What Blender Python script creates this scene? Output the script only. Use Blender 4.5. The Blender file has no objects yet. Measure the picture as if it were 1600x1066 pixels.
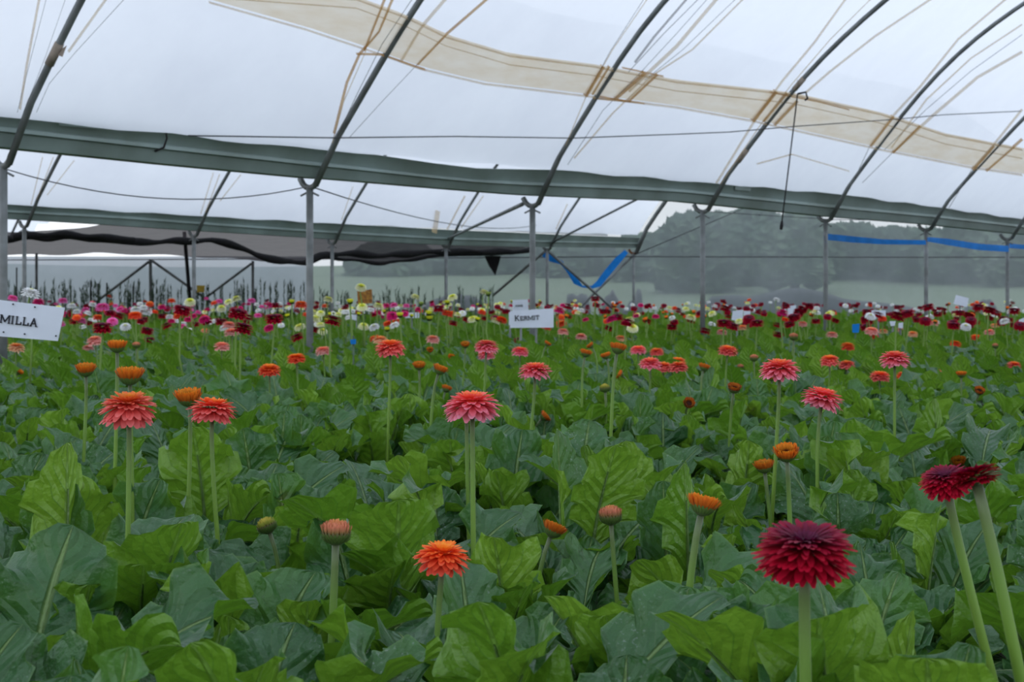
import bpy, math, random
import numpy as np
from mathutils import Vector, Matrix, Euler
R = random.Random(7)
sc = bpy.context.scene
COL = sc.collection

# ---------------------------------------------------------------- camera, sky, exposure
F, HZ, CZ = 2500.0, 458.0, 1.25            # focal length in px of a 1600 px wide frame, horizon row, eye height
cam = bpy.data.cameras.new('camera'); camo = bpy.data.objects.new('camera', cam); COL.objects.link(camo)
camo.location = (0, 0, CZ); camo.rotation_euler = (math.pi/2, 0, 0)
cam.sensor_width = 36; cam.lens = F/1600*36; cam.shift_y = -(533-HZ)/1600
cam.clip_start = .05; cam.clip_end = 600
cam.dof.use_dof = True; cam.dof.focus_distance = 3.2; cam.dof.aperture_fstop = 13
sc.camera = camo
w = bpy.data.worlds.new('overcast_sky'); sc.world = w; w.use_nodes = True
nt = w.node_tree; nt.nodes.clear()
tc = nt.nodes.new('ShaderNodeTexCoord'); sx = nt.nodes.new('ShaderNodeSeparateXYZ')
rp = nt.nodes.new('ShaderNodeValToRGB'); bg = nt.nodes.new('ShaderNodeBackground'); wo = nt.nodes.new('ShaderNodeOutputWorld')
nt.links.new(tc.outputs['Generated'], sx.inputs[0]); nt.links.new(sx.outputs['Z'], rp.inputs[0])
rp.color_ramp.elements[0].position = 0; rp.color_ramp.elements[0].color = (.92, .955, 1.0, 1)
rp.color_ramp.elements[1].position = .8; rp.color_ramp.elements[1].color = (.76, .885, 1.06, 1)
nt.links.new(rp.outputs[0], bg.inputs[0]); nt.links.new(bg.outputs[0], wo.inputs[0]); bg.inputs[1].default_value = 1.0
vs = sc.view_settings; vs.view_transform = 'Standard'; vs.look = 'None'; vs.gamma = 1; vs.use_curve_mapping = False
vs.exposure = .52
sc.cycles.max_bounces = 10; sc.cycles.transparent_max_bounces = 24; sc.cycles.transmission_bounces = 8

# ---------------------------------------------------------------- helpers
def pix(x, y, Y): return Vector(((x-800)/F*Y, Y, CZ+(HZ-y)/F*Y))
def px_of(p): return 800+F*p[0]/p[1], HZ-F*(p[2]-CZ)/p[1]
def mesh(name, V, Fc, mats, uv=None, col=None, smooth=True, mi=None):
    m = bpy.data.meshes.new(name); m.from_pydata([tuple(v) for v in V], [], Fc)
    for k in (mats if isinstance(mats, (list, tuple)) else [mats]): m.materials.append(k)
    if smooth: m.shade_smooth()
    if mi is not None: m.polygons.foreach_set('material_index', mi)
    if uv is not None:
        l = m.uv_layers.new(name='UVMap'); li = np.empty(len(m.loops), int); m.loops.foreach_get('vertex_index', li)
        l.data.foreach_set('uv', np.asarray(uv, float)[li].ravel())
    if col is not None:
        a = m.color_attributes.new('Col', 'FLOAT_COLOR', 'POINT'); c = np.ones((len(V), 4)); c[:, :3] = col
        a.data.foreach_set('color', c.ravel())
    m.update(); return m
def link(name, data, parent=None, loc=(0, 0, 0), rot=(0, 0, 0), scale=1):
    o = bpy.data.objects.new(name, data); COL.objects.link(o); o.parent = parent
    o.location = loc; o.rotation_euler = rot; o.scale = (scale,)*3 if isinstance(scale, (int, float)) else scale
    return o
def tag(o, label, cat, group=None, kind=None):
    if label: o['label'] = label
    if cat: o['category'] = cat
    if group: o['group'] = group
    if kind: o['kind'] = kind
    return o
class G:                                     # geometry collector
    def __init__(s): s.V = []; s.F = []; s.U = []; s.C = []; s.M = []
    def add(s, V, Fc, U=None, C=None, mi=0):
        b = len(s.V); s.V += [tuple(v) for v in V]; s.F += [tuple(i+b for i in f) for f in Fc]
        s.U += list(U) if U is not None else [(0, 0)]*len(V)
        s.C += list(C) if C is not None else [(1, 1, 1)]*len(V); s.M += [mi]*len(Fc)
        return s
    def tube(s, P, r, n=8, mi=0, C=None):
        P = [Vector(p) for p in P]; V = []; Fc = []; U = []
        rs = r if isinstance(r, (list, tuple)) else [r]*len(P)
        ref = None
        for i, p in enumerate(P):
            t = (P[min(i+1, len(P)-1)]-P[max(i-1, 0)]).normalized()
            if ref is None: ref = t.orthogonal().normalized()
            ref = (ref-t*ref.dot(t)).normalized(); b = t.cross(ref)
            for k in range(n):
                a = 2*math.pi*k/n; V.append(p+(ref*math.cos(a)+b*math.sin(a))*rs[i]); U.append((k/n, i/(len(P)-1)))
        for i in range(len(P)-1):
            for k in range(n):
                Fc.append((i*n+k, i*n+(k+1) % n, (i+1)*n+(k+1) % n, (i+1)*n+k))
        Fc.append(tuple(range(n))[::-1]); Fc.append(tuple(range((len(P)-1)*n, len(P)*n)))
        return s.add(V, Fc, U, [C]*len(V) if C else None, mi)
    def box(s, c, size, rz=0, mi=0):
        M = Matrix.Rotation(rz, 3, 'Z'); c = Vector(c)
        V = [c+M @ Vector((x*size[0]/2, y*size[1]/2, z*size[2]/2)) for x in (-1, 1) for y in (-1, 1) for z in (-1, 1)]
        return s.add(V, [(0, 1, 3, 2), (4, 6, 7, 5), (0, 4, 5, 1), (2, 3, 7, 6), (0, 2, 6, 4), (1, 5, 7, 3)], mi=mi)
    def grid(s, P, U=None, mi=0, closed=False):      # P[i][j]
        n, m = len(P), len(P[0]); V = [p for r in P for p in r]
        Fc = [(i*m+j, i*m+j+1, (i+1)*m+j+1, (i+1)*m+j) for i in range(n-1) for j in range(m-1)]
        return s.add(V, Fc, U if U is not None else [(j/(m-1), i/(n-1)) for i in range(n) for j in range(m)], None, mi)
    def mesh(s, name, mats, smooth=True, col=False):
        return mesh(name, s.V, s.F, mats, s.U, s.C if col else None, smooth, s.M)
    def obj(s, name, mats, parent=None, smooth=True, col=False, **k): return link(name, s.mesh(name, mats, smooth, col), parent, **k)

# ---------------------------------------------------------------- materials
def newmat(name):
    m = bpy.data.materials.new(name); m.use_nodes = True; m.node_tree.nodes.clear()
    t = m.node_tree; o = t.nodes.new('ShaderNodeOutputMaterial')
    N = lambda k, **kw: [setattr(n, a, b) for n in [t.nodes.new('ShaderNode'+k)] for a, b in kw.items()] and n_last(t) or n_last(t)
    return m, t, o, N
def n_last(t): return t.nodes[-1]
def L(t, a, b): t.links.new(a, b)
def mathn(t, op, a, b=None, c=None, clamp=False):
    n = t.nodes.new('ShaderNodeMath'); n.operation = op; n.use_clamp = clamp
    for i, v in enumerate((a, b, c)):
        if v is None: continue
        if isinstance(v, (int, float)): n.inputs[i].default_value = v
        else: L(t, v, n.inputs[i])
    return n.outputs[0]
def mixc(t, f, a, b, blend='MIX'):
    n = t.nodes.new('ShaderNodeMix'); n.data_type = 'RGBA'; n.blend_type = blend
    for s, v in ((n.inputs[0], f), (n.inputs[6], a), (n.inputs[7], b)):
        if isinstance(v, (int, float)): s.default_value = v
        elif isinstance(v, tuple): s.default_value = (*v, 1)
        else: L(t, v, s)
    return n.outputs[2]
def noise(t, scale, detail=3, vec=None, rough=.5):
    n = t.nodes.new('ShaderNodeTexNoise'); n.inputs['Scale'].default_value = scale; n.inputs['Detail'].default_value = detail
    n.inputs['Roughness'].default_value = rough
    if vec is not None: L(t, vec, n.inputs['Vector'])
    return n.outputs['Fac']
def maprange(t, v, a, b, c=0, d=1):
    n = t.nodes.new('ShaderNodeMapRange'); L(t, v, n.inputs[0])
    for i, x in enumerate((a, b, c, d)): n.inputs[i+1].default_value = x
    return n.outputs[0]
def objcoord(t, k='Object'): return t.nodes.new('ShaderNodeTexCoord').outputs[k]
def worldpos(t): return t.nodes.new('ShaderNodeNewGeometry').outputs['Position']
def scalevec(t, v, s):
    n = t.nodes.new('ShaderNodeMapping'); L(t, v, n.inputs[0]); n.inputs['Scale'].default_value = s; return n.outputs[0]
def plain(name, col, rough=.6, metal=0, var=.25, nscale=8, col2=None, bump=0, spec=.4):
    m, t, o, N = newmat(name); p = t.nodes.new('ShaderNodeBsdfPrincipled')
    f = noise(t, nscale, 4, worldpos(t))
    c2 = col2 or tuple(c*(1-var) for c in col)
    L(t, mixc(t, maprange(t, f, .35, .65), col, c2), p.inputs['Base Color'])
    p.inputs['Roughness'].default_value = rough; p.inputs['Metallic'].default_value = metal; p.inputs['Specular IOR Level'].default_value = spec
    if bump:
        b = t.nodes.new('ShaderNodeBump'); b.inputs['Strength'].default_value = bump; b.inputs['Distance'].default_value = .01
        L(t, noise(t, nscale*4, 3, worldpos(t)), b.inputs['Height']); L(t, b.outputs[0], p.inputs['Normal'])
    L(t, p.outputs[0], o.inputs[0]); return m
def sheet(name, col, col2, transp, nscale=1.2, diff=.25, vec=None, streak=False, transp_col=(1, 1, 1)):
    """thin plastic or net: part see-through, part light-diffusing"""
    m, t, o, N = newmat(name)
    pos = worldpos(t)
    f = noise(t, nscale, 5, scalevec(t, pos, (1, 1, 6) if streak else (1, 1, 1)), .6)
    c = mixc(t, maprange(t, f, .35, .7), col, col2)
    tr = t.nodes.new('ShaderNodeBsdfTranslucent'); L(t, c, tr.inputs[0])
    d = t.nodes.new('ShaderNodeBsdfDiffuse'); L(t, c, d.inputs[0])
    tp = t.nodes.new('ShaderNodeBsdfTransparent'); tp.inputs[0].default_value = (*transp_col, 1)
    m1 = t.nodes.new('ShaderNodeMixShader'); m1.inputs[0].default_value = diff; L(t, tr.outputs[0], m1.inputs[1]); L(t, d.outputs[0], m1.inputs[2])
    m2 = t.nodes.new('ShaderNodeMixShader'); L(t, m1.outputs[0], m2.inputs[1]); L(t, tp.outputs[0], m2.inputs[2])
    if isinstance(transp, tuple): L(t, maprange(t, f, .3, .7, *transp), m2.inputs[0])
    else: m2.inputs[0].default_value = transp
    L(t, m2.outputs[0], o.inputs[0]); return m

def leaf_material():
    m, t, o, N = newmat('gerbera_leaf')
    uv = t.nodes.new('ShaderNodeUVMap').outputs[0]; s = t.nodes.new('ShaderNodeSeparateXYZ'); L(t, uv, s.inputs[0])
    a = mathn(t, 'ABSOLUTE', mathn(t, 'MULTIPLY_ADD', s.outputs[0], 2.0, -1.0)); v = s.outputs[1]
    mid = maprange(t, a, .075, .03)
    ph = mathn(t, 'FRACT', mathn(t, 'ADD', mathn(t, 'MULTIPLY', v, 9.0), mathn(t, 'MULTIPLY', a, -2.3)))
    tri = mathn(t, 'ABSOLUTE', mathn(t, 'SUBTRACT', ph, .5))
    vein = mathn(t, 'MULTIPLY', maprange(t, tri, .07, .02), maprange(t, a, 1.0, .5))
    oi = t.nodes.new('ShaderNodeObjectInfo'); at = t.nodes.new('ShaderNodeAttribute'); at.attribute_name = 'Col'
    rnd = mathn(t, 'FRACT', mathn(t, 'ADD', oi.outputs['Random'], at.outputs['Fac']))
    pos = worldpos(t)
    n1 = noise(t, 9, 4, pos)
    top = mixc(t, rnd, (.028, .104, .031), (.064, .195, .038))
    top = mixc(t, maprange(t, n1, .35, .7), top, (.052, .150, .056))
    top = mixc(t, mathn(t, 'MULTIPLY', vein, .4), top, (.10, .19, .07))
    top = mixc(t, mathn(t, 'MULTIPLY', mid, .75), top, (.22, .34, .10))
    spots = mathn(t, 'MULTIPLY', maprange(t, noise(t, 170, 2, pos), .60, .70), maprange(t, noise(t, 5, 2, pos), .50, .66))
    top = mixc(t, mathn(t, 'MULTIPLY', spots, .55), top, (.42, .50, .46))
    bot = mixc(t, rnd, (.112, .255, .016), (.21, .38, .030))
    bot = mixc(t, mathn(t, 'MULTIPLY', vein, .6), bot, (.075, .20, .022))
    bot = mixc(t, mathn(t, 'MULTIPLY', mid, .5), bot, (.20, .34, .08))
    yel = mathn(t, 'MULTIPLY', maprange(t, noise(t, 3.3, 3, pos), .68, .75), maprange(t, rnd, .8, .95))
    ge = t.nodes.new('ShaderNodeNewGeometry')
    c = mixc(t, ge.outputs['Backfacing'], top, bot)
    c = mixc(t, mathn(t, 'MULTIPLY', yel, .6), c, (.35, .27, .03))
    edge = maprange(t, a, .955, .99); c = mixc(t, mathn(t, 'MULTIPLY', edge, .4), c, (.16, .30, .08))
    p = t.nodes.new('ShaderNodeBsdfPrincipled'); L(t, c, p.inputs['Base Color'])
    p.inputs['Roughness'].default_value = .42; p.inputs['Specular IOR Level'].default_value = .55
    quilt = mathn(t, 'SUBTRACT', mathn(t, 'MULTIPLY', tri, .9), mathn(t, 'MULTIPLY', mid, .6))
    h = mathn(t, 'ADD', quilt, mathn(t, 'MULTIPLY', noise(t, 45, 3, pos), .8))
    b = t.nodes.new('ShaderNodeBump'); b.inputs['Strength'].default_value = .85; b.inputs['Distance'].default_value = .012
    L(t, h, b.inputs['Height']); L(t, b.outputs[0], p.inputs['Normal'])
    tl = t.nodes.new('ShaderNodeBsdfTranslucent'); L(t, mixc(t, .35, bot, (.17, .42, .03)), tl.inputs[0])
    mx = t.nodes.new('ShaderNodeMixShader'); mx.inputs[0].default_value = .27
    L(t, p.outputs[0], mx.inputs[1]); L(t, tl.outputs[0], mx.inputs[2]); L(t, mx.outputs[0], o.inputs[0]); return m
def petal_material(name='petal', rough=.6):
    m, t, o, N = newmat(name); at = t.nodes.new('ShaderNodeAttribute'); at.attribute_name = 'Col'
    oi = t.nodes.new('ShaderNodeObjectInfo')
    hs = t.nodes.new('ShaderNodeHueSaturation'); L(t, at.outputs['Color'], hs.inputs['Color']); L(t, maprange(t, oi.outputs['Random'], 0, 1, .88, 1.12), hs.inputs['Value']); c = hs.outputs[0]
    p = t.nodes.new('ShaderNodeBsdfPrincipled'); L(t, c, p.inputs['Base Color']); p.inputs['Roughness'].default_value = rough
    p.inputs['Specular IOR Level'].default_value = .25
    tl = t.nodes.new('ShaderNodeBsdfTranslucent'); L(t, c, tl.inputs[0])
    mx = t.nodes.new('ShaderNodeMixShader'); mx.inputs[0].default_value = .3
    L(t, p.outputs[0], mx.inputs[1]); L(t, tl.outputs[0], mx.inputs[2]); L(t, mx.outputs[0], o.inputs[0]); return m
def attr_material(name, rough=.6):
    m, t, o, N = newmat(name); at = t.nodes.new('ShaderNodeAttribute'); at.attribute_name = 'Col'
    p = t.nodes.new('ShaderNodeBsdfPrincipled'); L(t, at.outputs['Color'], p.inputs['Base Color']); p.inputs['Roughness'].default_value = rough
    L(t, p.outputs[0], o.inputs[0]); return m
def stem_material():
    m, t, o, N = newmat('flower_stem'); s = t.nodes.new('ShaderNodeSeparateXYZ')
    L(t, t.nodes.new('ShaderNodeUVMap').outputs[0], s.inputs[0])
    r = t.nodes.new('ShaderNodeValToRGB'); L(t, s.outputs[1], r.inputs[0])
    e = r.color_ramp.elements; e[0].position = .25; e[0].color = (.24, .40, .035, 1); e[1].position = 1; e[1].color = (.10, .125, .06, 1)
    k = e.new(.75); k.color = (.16, .29, .045, 1)
    p = t.nodes.new('ShaderNodeBsdfPrincipled'); L(t, r.outputs[0], p.inputs['Base Color']); p.inputs['Roughness'].default_value = .5
    p.inputs['Sheen Weight'].default_value = .12; p.inputs['Sheen Roughness'].default_value = .4
    L(t, p.outputs[0], o.inputs[0]); return m
M_leaf = leaf_material(); M_pet = petal_material(); M_stem = stem_material(); M_att = attr_material('calyx')
M_galv = plain('galvanised_pipe', (.23, .245, .245), .5, .15, .35, 5, (.13, .14, .135))
M_gut = plain('weathered_gutter', (.25, .315, .295), .5, .05, .3, 1.6, (.175, .22, .195))
M_rust = plain('rusty_joint', (.20, .075, .025), .85, 0, .4, 14)
M_film = sheet('greenhouse_film', (.88, .88, .90), (.835, .835, .865), (.02, .06), .9, .12)
M_band = sheet('stained_film_overlap', (.85, .76, .61), (.78, .65, .46), .10, 2.2, .1, streak=True)
M_rcrease = sheet('rust_stained_fold', (.62, .36, .09), (.46, .24, .06), .22, 5, .3)
M_bcrease = sheet('tan_fold', (.74, .57, .34), (.60, .44, .25), .40, 5, .3)
M_dcrease = sheet('dark_fold_line', (.22, .20, .19), (.14, .12, .11), .35, 6, .5)
M_net = sheet('grey_wall_net', (.38, .42, .435), (.32, .365, .37), (.40, .50), .8, .55)
M_netw = sheet('pale_wall_net', (.46, .49, .54), (.39, .42, .47), (.08, .14), .8, .5)
M_shade = sheet('brown_shade_net', (.075, .063, .064), (.052, .045, .047), .10, 3, .5)
M_roll = plain('bundled_black_net', (.018, .016, .018), .9, 0, .4, 20)
M_blue = plain('blue_tape', (.008, .20, .62), .65, 0, .2, 6, spec=.15)
M_white = plain('white_sign_board', (.74, .79, .90), .45, 0, .06, 9)
M_ink = plain('black_lettering', (.02, .022, .035), .6)
M_soil = plain('dark_soil', (.03, .024, .018), .95, 0, .5, 12, bump=.6)
M_floor = plain('earth_floor', (.10, .08, .06), .95, 0, .4, 3, bump=.4)
M_wire = plain('wire', (.09, .09, .095), .5, .3)
M_grass = plain('meadow_grass', (.16, .21, .12), .95, 0, .3, .35, (.19, .235, .14))
M_tree = plain('tree_leaves', (.045, .085, .05), .8, 0, .5, .6, (.11, .16, .09))
M_bark = plain('bark', (.07, .055, .045), .9)
M_plastic = plain('black_plastic', (.012, .012, .016), .6, 0, .4, 3)
M_yel = plain('yellow_card', (.62, .42, .03), .5, 0, .3, 20)
M_brown = plain('stained_card', (.50, .24, .03), .6, 0, .7, 22, (.20, .06, .015))
M_far = plain('thin_stem_green', (.11, .17, .11), .8, 0, .4, 9)

# ---------------------------------------------------------------- greenhouse axes: u along the gutters, v across them
TH = .690; S_, C_ = math.sin(TH), math.cos(TH); V1, V2, W = -9.98, -19.87, 9.89
def uvw(u, v, z): return Vector((u*S_+v*C_, u*C_-v*S_, z))
def u_at(x, v): t = (x-800)/F; return -v*(C_+t*S_)/(S_-t*C_)
def on_v(x, y, v):
    u = u_at(x, v); p = uvw(u, v, 0); p.z = CZ+(HZ-y)/F*p.y; return u, p
P1 = [(5, 250), (484, 285), (832, 315), (1098, 325), (1290, 340), (1447, 355), (1574, 370)]
P2 = [(38, 350), (303, 365), (519, 377), (697, 383), (855, 387), (990, 393)]
row1 = [(u, p.z) for u, p in (on_v(x, y, V1) for x, y in P1)]
row2 = [(u, p.z) for u, p in (on_v(x, y, V2) for x, y in P2)]
row1 = [(row1[0][0]-3*k, row1[0][1]) for k in (2, 1)]+row1+[(row1[-1][0]+3*k, row1[-1][1]) for k in (1, 2, 3)]
row2 = [(row2[0][0]-3*k, row2[0][1]) for k in (2, 1)]+row2
row3 = [(row2[i][0], row2[i][1]) for i in range(0, 6)]
row0 = [(a, b) for a, b in row1]
def prof(d): t = 1-2*d/W; return 3.09*(1-t*t)+.078*(1-t**6)
TR1 = {0: [(126.6, 0), (86, 84), (47, 169)], 1: [(656.6, 0), (602.6, 79.4), (541.8, 202.6)],
 2: [(1041.6, 0), (979, 67.5), (942, 138.5), (898, 209)], 3: [(1385.9, 0), (1330, 47.3), (1247.4, 130), (1198.5, 192.5), (1161, 246.5)],
 4: [(1600, 6.8), (1499, 81), (1431.5, 152), (1391, 202.6), (1347, 266.8)], 5: [(1600, 184), (1553, 236.4), (1509, 283.7)]}
TR2 = {0: [(94.6, 239.8), (50.7, 334)], 1: [(358, 268.5), (312, 355)], 2: [(572, 287), (535, 351)], 3: [(746, 300.5), (714, 358)],
 4: [(903, 312.4), (874.5, 358)], 5: [(1036.5, 319), (1008, 360)]}
def rib_delta(u, zb, v0, pts):               # traced bend of a rib against the ideal arch: list of (dv, dz)
    out = [(0, 0)]
    for x, y in pts[::-1]:
        t = (x-800)/F; v = u*(t*C_-S_)/(C_+t*S_); p = uvw(u, v, 0); z = CZ+(HZ-y)/F*p.y
        out.append((v-v0, z-zb-prof(v-v0)))
    out.sort(); out.append((W*.9, 0)); return out
class Bay:
    def __init__(s, v0, row, traces, off):
        s.v0 = v0; s.us = [r[0] for r in row]; s.zs = [r[1] for r in row]; s.dd = np.linspace(0, W, 41); s.D = []
        for i, (u, z) in enumerate(row):
            k = i-off; kk = min(max(k, min(traces)), max(traces)) if traces else None
            if traces and k in traces:
                a = rib_delta(u, z, v0, traces[k]); s.D.append(np.interp(s.dd, [q[0] for q in a], [q[1] for q in a]))
            else: s.D.append(None)
        last = next((d for d in s.D if d is not None), np.zeros(41))
        for i in range(len(s.D)):
            if s.D[i] is None: s.D[i] = last
            else: last = s.D[i]
        s.D = np.array(s.D)
        ker = np.array([1, 2, 3, 2, 1])/9
        s.D = np.array([np.convolve(np.pad(d, 2, 'edge'), ker, 'valid') for d in s.D])
    def z(s, u, d):
        zb = np.interp(u, s.us, s.zs); col = [np.interp(d, s.dd, D) for D in s.D]
        return zb+prof(d)+np.interp(u, s.us, col)
    def hit(s, x, y):
        prev = None
        for d in np.arange(.15, W, .04):
            v = s.v0+d; u = u_at(x, v)
            if u < s.us[0]-8 or uvw(u, v, 0).y < 1: continue
            p = uvw(u, v, 0); zz = CZ+(HZ-y)/F*p.y; e = zz-s.z(u, d)
            if prev is not None and prev[0]*e <= 0:
                f = prev[0]/(prev[0]-e+1e-12); d2 = prev[1]+(d-prev[1])*f; u2 = prev[2]+(u-prev[2])*f
                return u2, d2
            prev = (e, d, u)
        return None
    def pt(s, u, d, off=0):
        return uvw(u, s.v0+d+off*.5, s.z(u, d)+off)
B1 = Bay(V1, row1, TR1, 2); B2 = Bay(V2, row2, TR2, 2); B3 = Bay(V2-W, row3, {}, 2); B0 = Bay(V1+W, row0, {}, 2)

# ---------------------------------------------------------------- floor, meadow, bed
tag(G().grid([[(x, y, 0) for x in (-30, 34)] for y in (-12, 34.95)]).obj('floor', M_floor), None, None, kind='structure')
def meadow_z(x, y): return -.2+max(0, y-36)*.055-max(0, y-95)*.055+.25*math.sin(x*.11+y*.07)
g = G().grid([[(x, y, meadow_z(x, y)) for x in np.linspace(-90, 90, 40)] for y in np.linspace(34.95, 160, 30)])
tag(g.obj('meadow', M_grass), 'pale green meadow rising behind the wall net', 'meadow', kind='structure')
BZ = .40
def bed_edge(y): return .40*abs(y)+2.2
P = [[(x*bed_edge(y), y, BZ+.03*math.sin(7*x+y)) for x in np.linspace(-1, 1, 15)] for y in np.linspace(.9, 33.4, 40)]
gb = G().grid(P)
for xs in (0, 14): gb.grid([[P[i][xs], (P[i][xs][0], P[i][xs][1], 0)] for i in range(40)])
gb.grid([[p for p in P[0]], [(p[0], p[1], 0) for p in P[0]]]); gb.grid([[p for p in P[-1]], [(p[0], p[1], 0) for p in P[-1]]])
tag(gb.obj('planting_bed', M_soil), 'dark soil bed under the gerbera plants', 'planting bed', kind='structure')

# ---------------------------------------------------------------- roof film
def film(bay, u0, u1, name, clipY=None, sag=.05):
    us = list(np.arange(u0, u1+.01, .25)); ds = list(np.linspace(.2, W-.2, 46))
    P = []
    for u in us:
        i = np.searchsorted(bay.us, u); f = 0
        if 0 < i < len(bay.us): f = (u-bay.us[i-1])/(bay.us[i]-bay.us[i-1])
        b = math.sin(math.pi*f)
        P.append([bay.pt(u, d, .055-sag*b*(math.sin(math.pi*d/W))+.012*math.sin(u*5+d*2)*b) for d in ds])
    gg = G().grid(P)
    if clipY:
        keep = [k for k, f in enumerate(gg.F) if max(gg.V[i][1] for i in f) < clipY]
        gg.F = [gg.F[k] for k in keep]; gg.M = [0]*len(gg.F)
    o = gg.obj(name, M_film); tag(o, None, None, kind='structure'); return o
film1 = film(B1, -2.5, 33, 'ceiling'); film1['label'] = 'milky plastic film over the nearest bay with a stained overlap'
film2 = film(B2, 6, row2[-1][0]+.03, 'ceiling'); film2['label'] = 'milky plastic film roof behind the front gutter'
film3 = film(B3, 12, 30, 'ceiling', 34.2); film3['label'] = 'distant plastic film roof above the dark shade net'
film0 = film(B0, -8, 30, 'ceiling'); film0['label'] = 'plastic film roof over the photographer'

# stained overlap band and folds in the film, traced on the roof surface
def trace(bay, pts, off):
    out = []
    for (xa, ya), (xb, yb) in zip(pts[:-1], pts[1:]):
        n = max(2, int(math.hypot(xb-xa, yb-ya)/25))
        for k in range(n):
            h = bay.hit(xa+(xb-xa)*k/n, ya+(yb-ya)*k/n)
            if h: out.append((h, bay.pt(h[0], h[1], off)))
    h = bay.hit(*pts[-1])
    if h: out.append((h, bay.pt(h[0], h[1], off)))
    return out
def strip(name, up, lo, mat, parent, off=-.03, n=70):
    a = trace(B1, up, off); b = trace(B1, lo, off)
    def fn(q): us = [k[0][0] for k in q]; ds = [k[0][1] for k in q]; o = np.argsort(us); return np.array(us)[o], np.array(ds)[o]
    ua, da = fn(a); ub, db = fn(b); us = np.linspace(max(ua[0], ub[0]), min(ua[-1], ub[-1])+3, n)
    P = []
    for u in us:
        d1, d0 = np.interp(u, ua, da), np.interp(u, ub, db)
        P.append([B1.pt(u, d0+(d1-d0)*k/6, off) for k in range(7)])
    return G().grid(P).obj(name, mat, parent)
strip('film_overlap', [(330, -30), (560, -12), (640, 18), (700, 48), (800, 78), (930, 95), (1060, 120), (1240, 140), (1380, 172), (1480, 205), (1600, 228)],
      [(330, -8), (480, 35), (590, 72), (660, 98), (760, 122), (930, 143), (1060, 160), (1180, 182), (1280, 205), (1390, 230), (1520, 256), (1600, 268)], M_band, film1)
BUP = [(330, -30), (560, -12), (640, 18), (700, 48), (800, 78), (930, 95), (1060, 120), (1240, 140), (1380, 172), (1480, 205), (1600, 228)]
BLO = [(330, -8), (480, 35), (590, 72), (660, 98), (760, 122), (930, 143), (1060, 160), (1180, 182), (1280, 205), (1390, 230), (1520, 256), (1600, 268)]
def crease(pts, wpx, mat, off=-.045, bay=B1, parent=film1):
    if pts[0][1] == 0: (xa, ya), (xb, yb) = pts[:2]; pts = [(xa-(xb-xa)*45/(yb-ya), -45)]+list(pts)
    q = trace(bay, pts, off)
    if len(q) < 2: return
    P = []
    for i, (h, p) in enumerate(q):
        a, b = q[max(i-1, 0)][1], q[min(i+1, len(q)-1)][1]; t = (b-a).normalized(); s = t.cross(Vector((0, -1, .4))).normalized()
        hw = wpx*.5/F*p.y; P.append([p-s*hw, p+Vector((0, 0, -.004)), p+s*hw])
    G().grid(P).obj('film_fold', mat, parent)
T, RU, DK = M_bcrease, M_rcrease, M_dcrease
for pts, wp, mt in [
 ([(72, 0), (50, 85), (30, 165)], 1.6, DK), ([(62, 0), (45, 90), (34, 160)], 5, T), ([(101, 0), (75, 75), (40, 165)], 1.3, DK), ([(186, 0), (120, 72), (80, 120), (60, 165)], 1.6, DK),
 ([(160, 0), (110, 70)], 5, T), ([(612, 0), (595, 40), (565, 75), (545, 120), (525, 200)], 5, RU), ([(600, 0), (572, 70)], 5, RU), ([(640, 0), (600, 60), (560, 140), (530, 205)], 2, DK),
 ([(690, 0), (660, 35), (630, 85)], 6, T), ([(752, 0), (700, 45), (655, 92)], 5, RU), ([(655, 92), (600, 150), (550, 205)], 1.6, DK), ([(560, 75), (600, 76), (650, 94), (668, 100)], 5, RU),
 ([(575, 70), (540, 150), (522, 215)], 2, T), ([(1008, 0), (960, 70), (920, 140), (872, 255)], 2, T), ([(1003, 0), (955, 75), (918, 145)], 1.5, DK),
 ([(945, 95), (917, 142)], 9, RU), ([(955, 95), (928, 140)], 5, RU), ([(1068, 0), (1025, 50), (995, 90)], 5, DK), ([(1085, 0), (1040, 45), (985, 105)], 2, DK), ([(1100, 0), (1060, 45), (1000, 110), (945, 165), (890, 250)], 1.6, DK),
 ([(1115, 0), (1060, 65), (985, 135)], 6, T), ([(1010, 105), (963, 146)], 10, RU), ([(1030, 108), (985, 150)], 6, RU), ([(1155, 0), (1085, 70), (1020, 112), (960, 170), (900, 240)], 3, T), ([(1143, 0), (1070, 70), (1010, 118)], 1.5, DK),
 ([(935, 142), (990, 152)], 4, RU), ([(975, 98), (1040, 112)], 4, RU), ([(1318, 0), (1275, 60), (1225, 120), (1180, 185), (1122, 280)], 4, T), ([(1355, 0), (1300, 55), (1240, 125), (1190, 190), (1128, 282)], 2, T),
 ([(1215, 135), (1178, 182)], 9, RU), ([(1232, 138), (1195, 183)], 6, RU), ([(1248, 150), (1212, 188)], 8, RU), ([(1445, 0), (1370, 50), (1300, 105), (1262, 138)], 4, T), ([(1205, 137), (1280, 152), (1330, 165)], 4, RU),
 ([(1565, 0), (1500, 55), (1440, 130), (1398, 175)], 4, T), ([(1398, 175), (1362, 222)], 7, RU), ([(1362, 222), (1330, 290)], 1.6, DK), ([(1600, 32), (1520, 85), (1450, 150), (1395, 225)], 3, T), ([(1600, 48), (1520, 105), (1450, 165), (1385, 228)], 1.6, DK),
 ([(1600, 75), (1530, 115), (1460, 175), (1398, 232)], 5, T), ([(1440, 190), (1397, 233)], 5, RU), ([(1398, 232), (1350, 280)], 1.6, DK), ([(1600, 165), (1560, 215), (1522, 258)], 4, T), ([(1555, 222), (1522, 260)], 6, RU), ([(1600, 212), (1543, 262)], 5, RU),
 ([(1522, 258), (1485, 320)], 1.6, DK), ([(1185, 250), (1240, 235), (1330, 262)], 3, T)]:
    crease(pts, wp*.8 if mt is DK else wp, mt)
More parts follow.
